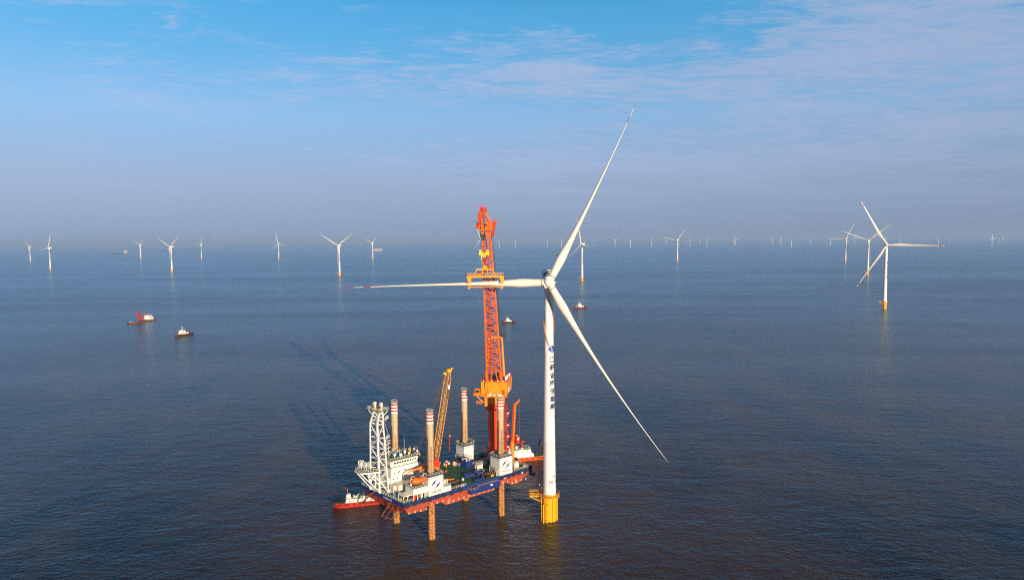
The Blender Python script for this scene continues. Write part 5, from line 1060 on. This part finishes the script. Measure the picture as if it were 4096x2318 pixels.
# moored under the stern (bow to the left)
XL, YL = (-72.2, 266.4), (-50.5, 272.2)
X = thing('supply_boat', 'red-hulled boat with white deckhouse moored under the stern of the barge', 'boat', ((XL[0] + YL[0]) / 2, (XL[1] + YL[1]) / 2, 0), math.atan2(YL[1] - XL[1], YL[0] - XL[0]) + math.pi)
mb = MB(); hull_shape(mb, 22.4, 5.4, 1.75, .16, .25, 1.2, stern=.95); mb.build('hull', [boatred, deckgreen], X, 30)
mb = MB(); mb.box(10.0, 11.6, -1.9, 1.9, .9, 2.3); mb.box(7.4, 10.2, -2.1, 2.1, 1.8, 2.25); mb.build('bow_fender', black, X, 0)
mb = MB(); house(mb, -9.5, 6.6, 2.35, 1.75, 3.1, .5); dhb = mb.build('deckhouse', [shipwhite], X, 0); side_windows(dhb, (4.8, 3.4, 1.7, -3.3), 2.34, 2.5, .55, .42)
mb = MB(); house(mb, -9.3, 0.4, 1.75, 3.1, 4.25, 1.0); mb.build('upper_house', [shipwhite], X, 0); side_windows(X, (-1.5, -3.4), 1.73, 3.75, .6, .38)
mb = MB(); house(mb, 4.4, 6.2, .9, 3.1, 4.7, .2); mb.build('wheelhouse', [shipwhite], X, 0)
mb = MB(); mb.use(0).box(-8.0, -1.4, -3.2, -2.2, 5.15, 5.3); mb.build('canopy', canopygreen, X, 0)
mb = MB(); mb.use(0).box(-3.5, 4.2, -2.1, 2.1, 3.12, 3.2); mb.build('house_roof', deckgreen, X, 0)
mb = MB()
for x, y, r in ((3.2, .2, .38), (2.2, 1.2, .32), (1.5, -.4, .36)): mb.lathe([(r, 3.2), (r, 3.9), (r * .5, 4.1)], 10, (x, y, 0))
mb.tube((3.4, 1.3, 3.7), (2.2, 1.3, 3.7), .38, n=12); mb.build('life_raft', shipwhite, X)
mb = MB(); mb.use(0).path([(5.6, -.6, 4.7), (5.6, -.6, 6.9)], .05, 5); mb.path([(-1.2, -2.6, 3.1), (-1.2, -2.6, 6.6)], .09, 5); mb.ball((-1.2, -2.6, 6.7), .25); mb.path([(.6, .8, 3.2), (1.0, .8, 5.0)], .07, 5); mb.build('mast', white, X)
mb = MB(); mb.add([(5.6, -.6, 6.1), (6.5, -.6, 6.15), (6.5, -.6, 6.9), (5.6, -.6, 6.9), (5.6, -.57, 6.1), (6.5, -.57, 6.15), (6.5, -.57, 6.9), (5.6, -.57, 6.9)], [(0, 1, 2, 3), (7, 6, 5, 4), (0, 4, 5, 1), (2, 6, 7, 3)]); mb.build('flag', redband, X, 0)
tyres(X, [(x, 2.68, z) for x, z in ((9.2, 1.15), (8.0, 1.2), (6.6, 1.15), (5.6, 1.05), (3.2, 1.1), (.8, 1.1), (-.3, 1.4), (-1.7, 1.0), (-2.8, 1.2), (-3.9, .95), (-5.0, 1.2), (-6.2, 1.1))])
rails_boat(X, [(6.4, 2.2, 3.1), (-.4, 2.2, 3.1)])
# moored beyond the right end
a0, a1 = Vector((-5.0, 320.7, 0)), Vector((17.6, 327.3, 0)); d = a1 - a0
X = thing('supply_boat', 'orange-red hulled boat with two white decks and dark A-frame, beyond the red crane column', 'boat', tuple((a0 + a1) / 2), math.atan2(d.y, d.x))
mb = MB(); hull_shape(mb, d.length, 6.2, 1.7, .2, .5, 1.2); mb.build('hull', [mat('boat orange red', (.80, .10, .012), .42, vary=.08, dirt=(.4, .05, .01), dirt_amt=.4, streak=True), deckgreen], X, 30)
mb = MB(); house(mb, -10.6, 3.2, 2.6, 1.7, 3.3, .3); dhb = mb.build('deckhouse', [shipwhite], X, 0); side_windows(dhb, (-9.8, -7.8, -5.4, -1.7), 2.58, 2.6, .6, .35)
mb = MB(); house(mb, -9.6, 2.0, 2.1, 3.3, 5.3, .3); mb.build('upper_house', [shipwhite], X, 0); side_windows(X, (-7.4, -5.2, -2.6, -.2), 2.08, 4.4, .6, .4)
mb = MB(); mb.box(-9.4, 1.6, -2.0, 2.0, 5.31, 5.38); mb.build('house_roof', roofgreen, X, 0); rails_boat(X, [(-9.2, -1.95, 5.38), (1.5, -1.95, 5.38), (1.5, 1.95, 5.38), (-9.2, 1.95, 5.38)])
mb = MB(); mb.use(0).box(-9.2, -8.4, -1.6, -.8, 5.38, 6.4); mb.box(-5.6, -4.6, -.6, .3, 5.38, 6.9); mb.box(-2.9, -2.0, -1.4, -.8, 5.38, 6.0); mb.build('deck_locker', shipwhite, X, 0)
mb = MB(); mb.use(0).lathe([(.5, 5.38), (.35, 8.6)], 10, (-2.2, .3, 0)); mb.cbox((-1.6, .3, 8.8), 1.5, .8, .5); mb.use(1).lathe([(.4, 5.38), (.4, 7.2)], 10, (-1.2, -.4, 0)); mb.build('funnel', [boatred, roofgreen], X)
mb = MB(); mb.path([(6.4, -1.3, 2.0), (7.4, -1.0, 8.8), (8.0, 1.0, 8.8), (8.6, 1.6, 2.0)], .28, 6); mb.path([(9.4, -1.4, 2.0), (7.6, -.6, 8.8)], .16, 6); mb.path([(5.6, 1.2, 2.0), (7.4, .4, 8.8)], .3, 6); mb.build('hoisting_frame', dark, X)
for x, y, s_ in ((4.2, -1.2, .8), (5.2, .6, .7), (9.4, -.8, .8), (10.8, .4, .7), (8.0, 0, .6)): mb = MB(); mb.box(x, x + s_, y, y + s_, 1.85, 1.9 + s_ * .8); mb.build('deck_locker', dark, X, 0)
tyres(X, [(x, -3.0, 1.05) for x in (-11.2, -10.2, -9.0, -7.6, -5.6, -3.0, -.4, 2.2, 4.8, 5.8, 6.9, 8.0)], .42)
# tugs out on the water
def tug(label, p0, p1, hullm=boatbrown, fore=.28, tall=1.0, up=shipwhite, accent=None):
    p0, p1 = Vector((*p0, 0)), Vector((*p1, 0)); d = p0 - p1; Lh = d.length; s_ = Lh / 27.5
    X = thing('tugboat', label, 'tugboat', tuple((p0 + p1) / 2), math.atan2(d.y, d.x), 'tugboats out on the water'); X.scale = (s_, s_, s_ * .86)
    mb = MB(); hull_shape(mb, 26, 8.2, 1.9, .4, 1.5, 1.0); mb.build('hull', [hullm, accent or deckgreen], X, 30)
    mb = MB(); mb.torus((0, 0, 0), .1, .05, 'y', 6, 4); mb = MB(); mb.path([(-12.6, -4.0, 1.9), (2.0, -4.15, 2.0), (8.6, -3.3, 2.7), (12.6, -.8, 3.4), (13.4, 0, 3.5), (12.6, .8, 3.4), (8.6, 3.3, 2.7), (2.0, 4.15, 2.0), (-12.6, 4.0, 1.9)], .32, 6); mb.build('rubbing_fender', black, X)
    mb = MB(); house(mb, -5.0, 5.5, 3.0, 1.9, 4.4, .3); o = mb.build('deckhouse', [up], X, 0); side_windows(o, (-3.6, -1.6, .4, 2.4, 4.0), 2.98, 3.4, .8, .6)
    mb = MB(); house(mb, -1.6, 4.8, 2.5, 4.4, 6.6 * tall, .3); o = mb.build('bridge_deck', [up], X, 0); side_windows(o, (-.4, 1.4, 3.2), 2.48, 5.7, .8, .6)
    mb = MB(); house(mb, .0, 4.4, 2.1, 6.6 * tall, 8.7 * tall, -.15); o = mb.build('wheelhouse', [up], X, 0)
    mb = MB(); mb.cbox((4.5, 0, 7.9 * tall), .1, 3.4, .8); [mb.cbox((2.2, s2 * 2.12, 7.9 * tall), 3.2, .06, .8) for s2 in (-1, 1)]; mb.build('window', glass, X, 0)
    mb = MB(); mb.tube((1.6, 0, 8.7 * tall), (1.6, 0, 12.6 * tall), .28, .15, n=8); mb.cbox((1.6, 0, 11.0 * tall), .4, 2.2, .25); mb.cbox((1.6, 0, 12.0 * tall), .9, .5, .5); mb.build('mast', white, X)
    for y in (-1.6, 1.6): mb = MB(); mb.lathe([(.7, 4.4), (.6, 7.0)], 12, (-3.4, y, 0)); mb.build('funnel', black, X)
    mb = MB(); mb.use(0).tube((-8.2, -1.4, 2.8), (-8.2, 1.4, 2.8), .9, n=12); mb.box(-9.2, -7.2, -1.6, 1.6, 1.9, 2.3); mb.use(1).box(6.6, 8.6, -1.2, 1.2, 2.4, 3.5); mb.build('towing_winch', [dark, cream], X)
    return X
tug('small white and black tugboat with orange foredeck, alone on the water left of the barge', (-380, 762), (-371, 786), boatbrown, accent=mat('orange brown deck', (.42, .13, .03), .6, vary=.2))
tug('dark-hulled tugboat with white cabin just right of the orange crane boom', (-14, 866), (4, 876), boatbrown, accent=mat('orange brown deck', (.42, .13, .03), .6))
tug('maroon-hulled tugboat right of the nearest turbine tower, farther off than the other tugs', (93, 1040), (116, 1055), mat('maroon hull', (.20, .03, .03), .5), accent=boatbrown)
# crane barge at the left
p0, p1 = Vector((-503, 892, 0)), Vector((-494.5, 934, 0)); d = p0 - p1
X = thing('crane_ship', 'brown work ship with tall red piling frame and red crane arm, beyond the lone tugboat', 'ship', tuple((p0 + p1) / 2), math.atan2(d.y, d.x)); X.scale = (1, 1, .64)
mb = MB(); hull_shape(mb, d.length, 13.5, 2.6, .06, .2, 1.2, stern=1.0); mb.build('hull', [mat('ship rust brown', (.30, .10, .05), .6, vary=.25), dark], X, 30)
mb = MB(); rg = [[(4 + a * 1.5 * w, b * 1.5 * w, z) for a, b in ((-1, -1), (1, -1), (1, 1), (-1, 1))] for z, w in ((2.6, 1.0), (6.5, 1.0), (10.5, 1.0), (14.5, 1.0), (18.5, 1.0), (21.0, 1.0))]; mb.lattice(rg, .38, .2, xb=True); mb.box(2.6, 5.4, -2.0, 2.0, 19.0, 22.2); mb.build('piling_frame', mat('frame red', (.42, .035, .03), .5, vary=.15), X, 0)
mb = MB(); mb.box(9, 17.5, -5.0, 3.2, 2.6, 4.4); mb.build('blue_cover', brightblue, X, 0)
mb = MB(); house(mb, -17, -8.5, 5.4, 2.6, 6.0, .3); house(mb, -16.4, -9.6, 4.6, 6.0, 9.0, .3); house(mb, -15.6, -10.2, 4.0, 9.0, 11.4, -.2); o = mb.build('bridge_house', shipwhite, X, 0); side_windows(o, (-14.5, -12.5, -10.5), 4.0, 10.3, 1.2, .8); side_windows(o, (-15, -13, -11), 4.62, 7.6, .8, .8)
mb = MB(); mb.lathe([(.9, 2.6), (.8, 6.0)], 12, (-6.0, -2.0, 0)); mb.beam((-6.0, -2.0, 5.6), (-15.5, -6.0, 16.8), 1.0, 1.2); mb.box(-7.2, -4.4, -3.2, -1.0, 4.6, 6.6); mb.build('deck_crane', orangered, X, 0)
mb = MB(); mb.tube((-13, 0, 11.4), (-13, 0, 14.5), .25); mb.box(-20, -18.4, -2, 2, 2.6, 4.6); mb.box(17.8, 20, -2, 1, 2.6, 3.4); mb.build('deck_gear', cream, X, 0)
# ships near the horizon
def ship(label, p0, p1, dh=9, dz=6, hm=shipnavy, at=.86):
    p0, p1 = Vector((*p0, 0)), Vector((*p1, 0)); d = p1 - p0; Lh = d.length; X = thing('cargo_ship', label, 'ship', tuple((p0 + p1) / 2), math.atan2(d.y, d.x), 'ships near the horizon')
    mb = MB(); hull_shape(mb, Lh, Lh * .14, dz, .12, 1.0, 2); mb.build('hull', [hm, boatbrown], X, 30)
    xs = (at - .5) * Lh; mb = MB(); w = Lh * .06
    for i, (a, b, z0, z1) in enumerate(((-.09, .07, 0, .06), (-.07, .055, .06, .10), (-.05, .05, .10, .14))): mb.box(xs + a * Lh, xs + b * Lh, -w, w, dz + z0 * Lh, dz + z1 * Lh)
    mb.box(xs - .012 * Lh, xs + .012 * Lh, -.02 * Lh, .02 * Lh, dz + .14 * Lh, dz + .19 * Lh); mb.build('bridge', pinkwhite, X, 0)
    mb = MB(); [mb.box(-.42 * Lh + i * .15 * Lh, -.31 * Lh + i * .15 * Lh, -w * .8, w * .8, dz + .3, dz + 2.2) for i in range(5)]; mb.build('hatch_cover', hm, X, 0)
ship('long dark cargo ship with pale bridge, left of the third turbine from the left', (-3668, 6300), (-3632, 6470), dz=5)
ship('long dark cargo ship half hidden behind the fourth turbine from the left', (-4183, 8171), (-4050, 8108), dz=5)
ship('small dark ship partly hidden by the upper blade of the nearest turbine', (320, 4557), (282, 4570), dz=4)
ship('tiny pale ship right of the turbine that stands behind the nearest blade', (1133, 9767), (1170, 9740), dz=6, hm=pinkwhite)
X = thing('work_platform', 'pale offshore work platform with blue lattice gantry, behind the turbine left of the crane', 'work platform', (-1352, 6900, 0), R(-25))
mb = MB(); mb.box(-46, -8, -18, 18, -2, 26); mb.box(-6, 46, -18, 18, -2, 24); mb.box(-46, 46, -14, 14, -2, 12); mb.build('deck_block', pinkwhite, X, 0)
mb = MB(); mb.path([(-40, 0, 24), (-40, 0, 62), (-52, 0, 86)], 1.2, 5); mb.beam((-44, 0, 58), (62, 0, 58), 3, 2.2); mb.beam((-30, 0, 48), (46, 0, 56), 2, 1.5)
for x in (-26, 10, 40): mb.tube((x, 0, 22), (x, 0, 58), 1.1, n=5); mb.tube((x, 0, 26), (x + 14, 0, 57), .7, n=5)
mb.build('gantry', paleblue, X)

# ------------------------------------------------------------------ foam: wakes of the current and of the boats
fm = bpy.data.materials.new('thin foam'); fm.use_nodes = True; t = fm.node_tree; bs = t.nodes['Principled BSDF']; bs.inputs['Base Color'].default_value = (.62, .66, .68, 1); bs.inputs['Roughness'].default_value = .8
co = N(t, 'ShaderNodeTexCoord'); sx2 = N(t, 'ShaderNodeSeparateXYZ'); L(t, co.outputs['Object'], sx2.inputs[0]); n1 = N(t, 'ShaderNodeTexNoise', inp={'Scale': .35, 'Detail': 5.0, 'Roughness': .7}); L(t, co.outputs['Object'], n1.inputs[0])
L(t, RAMP(t, n1.outputs[0], [(.46, 0.0), (.72, .55)]), bs.inputs['Alpha'])
def wake(label, x, y, ang, ln, w0, w1):
    mb = MB(); n_ = 14; a = R(ang)
    for i in range(n_ + 1):
        q = i / n_; bend = .06 * ln * q * q; w = (w0 + (w1 - w0) * q) * (1 if i % 2 else .8)
        mb.v += [(ln * q, bend - w / 2, .03), (ln * q, bend + w / 2, .03)]
    for i in range(n_): mb.f.append((2 * i, 2 * i + 2, 2 * i + 3, 2 * i + 1)); mb.m.append(0)
    o = mb.build('foam_wake', fm, smooth=0); o.location = (x, y, 0); o.rotation_euler = (0, 0, a); o['kind'] = 'stuff'; o['label'] = label
    return o
wake('thin foam line trailing from the biggest background turbine on the right', 553, 1002, 2, 110, 1.2, 3.0)
wake('thin foam line trailing from the middle one of the three clear turbines on the right', 984, 1880, 10, 200, 2.5, 5)
wake('thin foam line trailing from the leftmost of the three clear turbines on the right', 1402, 2864, 14, 260, 4, 7)
wake('long foam line trailing from the large turbine behind the upper blade', 182, 1730, 32, 420, 2.5, 9)
wake('foam line trailing from the middle-distance turbine on the right half', 768, 3150, 30, 600, 5, 14)
wake('foam line trailing from the largest turbine left of the crane', -519, 2078, 30, 420, 3, 9)
wake('foam line trailing from the tall turbine fourth from the left', -1200, 2424, 20, 520, 4, 10)
wake('short wake behind the lone tugboat left of the barge', -370, 789, 62, 90, 4, 12)
wake('short wake behind the tugboat just right of the crane', 5, 877, 30, 90, 3, 10)
wake('short wake behind the farther tugboat right of the tower', 117, 1056, 32, 110, 4, 12)
for (x, y), lab in (((FLX, FLY), 'thin foam round the near leg of the barge'), (tuple(B(*LEGS[1][0], 0))[:2], 'thin foam round the right front leg of the barge'), (tuple(B(*LEGS[2][0], 0))[:2], 'thin foam round the left rear leg of the barge'), ((TX, TY), 'thin foam round the yellow base of the nearest turbine')):
    r0 = 2.8 if x == TX else 1.3; mb = MB(); n_ = 28
    for i in range(n_):
        a = 2 * math.pi * i / n_; k2 = 1.0 + .45 * max(0, math.cos(a - .4)); mb.v += [(r0 * math.cos(a), r0 * math.sin(a), .03), ((r0 + .7 * k2) * math.cos(a), (r0 + .7 * k2) * math.sin(a), .03)]
    for i in range(n_): j = (i + 1) % n_; mb.f.append((2 * i, 2 * i + 1, 2 * j + 1, 2 * j)); mb.m.append(0)
    o = mb.build('foam_ring', fm, smooth=0); o.location = (x, y, 0); o['kind'] = 'stuff'; o['label'] = lab

# ------------------------------------------------------------------ haze
mb = MB(); mb.box(-30010, 30010, -3010, 45010, -1.5, 178)
hz_ = mb.build('haze', bpy.data.materials.new('haze'), smooth=0); hz_['kind'] = 'stuff'; hz_['label'] = 'thin blue-grey sea haze lying over the whole water'
hm_ = hz_.data.materials[0]; hm_.use_nodes = True; t = hm_.node_tree; t.nodes.clear()
pv = N(t, 'ShaderNodeVolumePrincipled', inp={'Color': (0.46, 0.65, 0.98, 1), 'Density': 8.5e-5, 'Anisotropy': 0.0}); ot = N(t, 'ShaderNodeOutputMaterial'); L(t, pv.outputs[0], ot.inputs['Volume'])
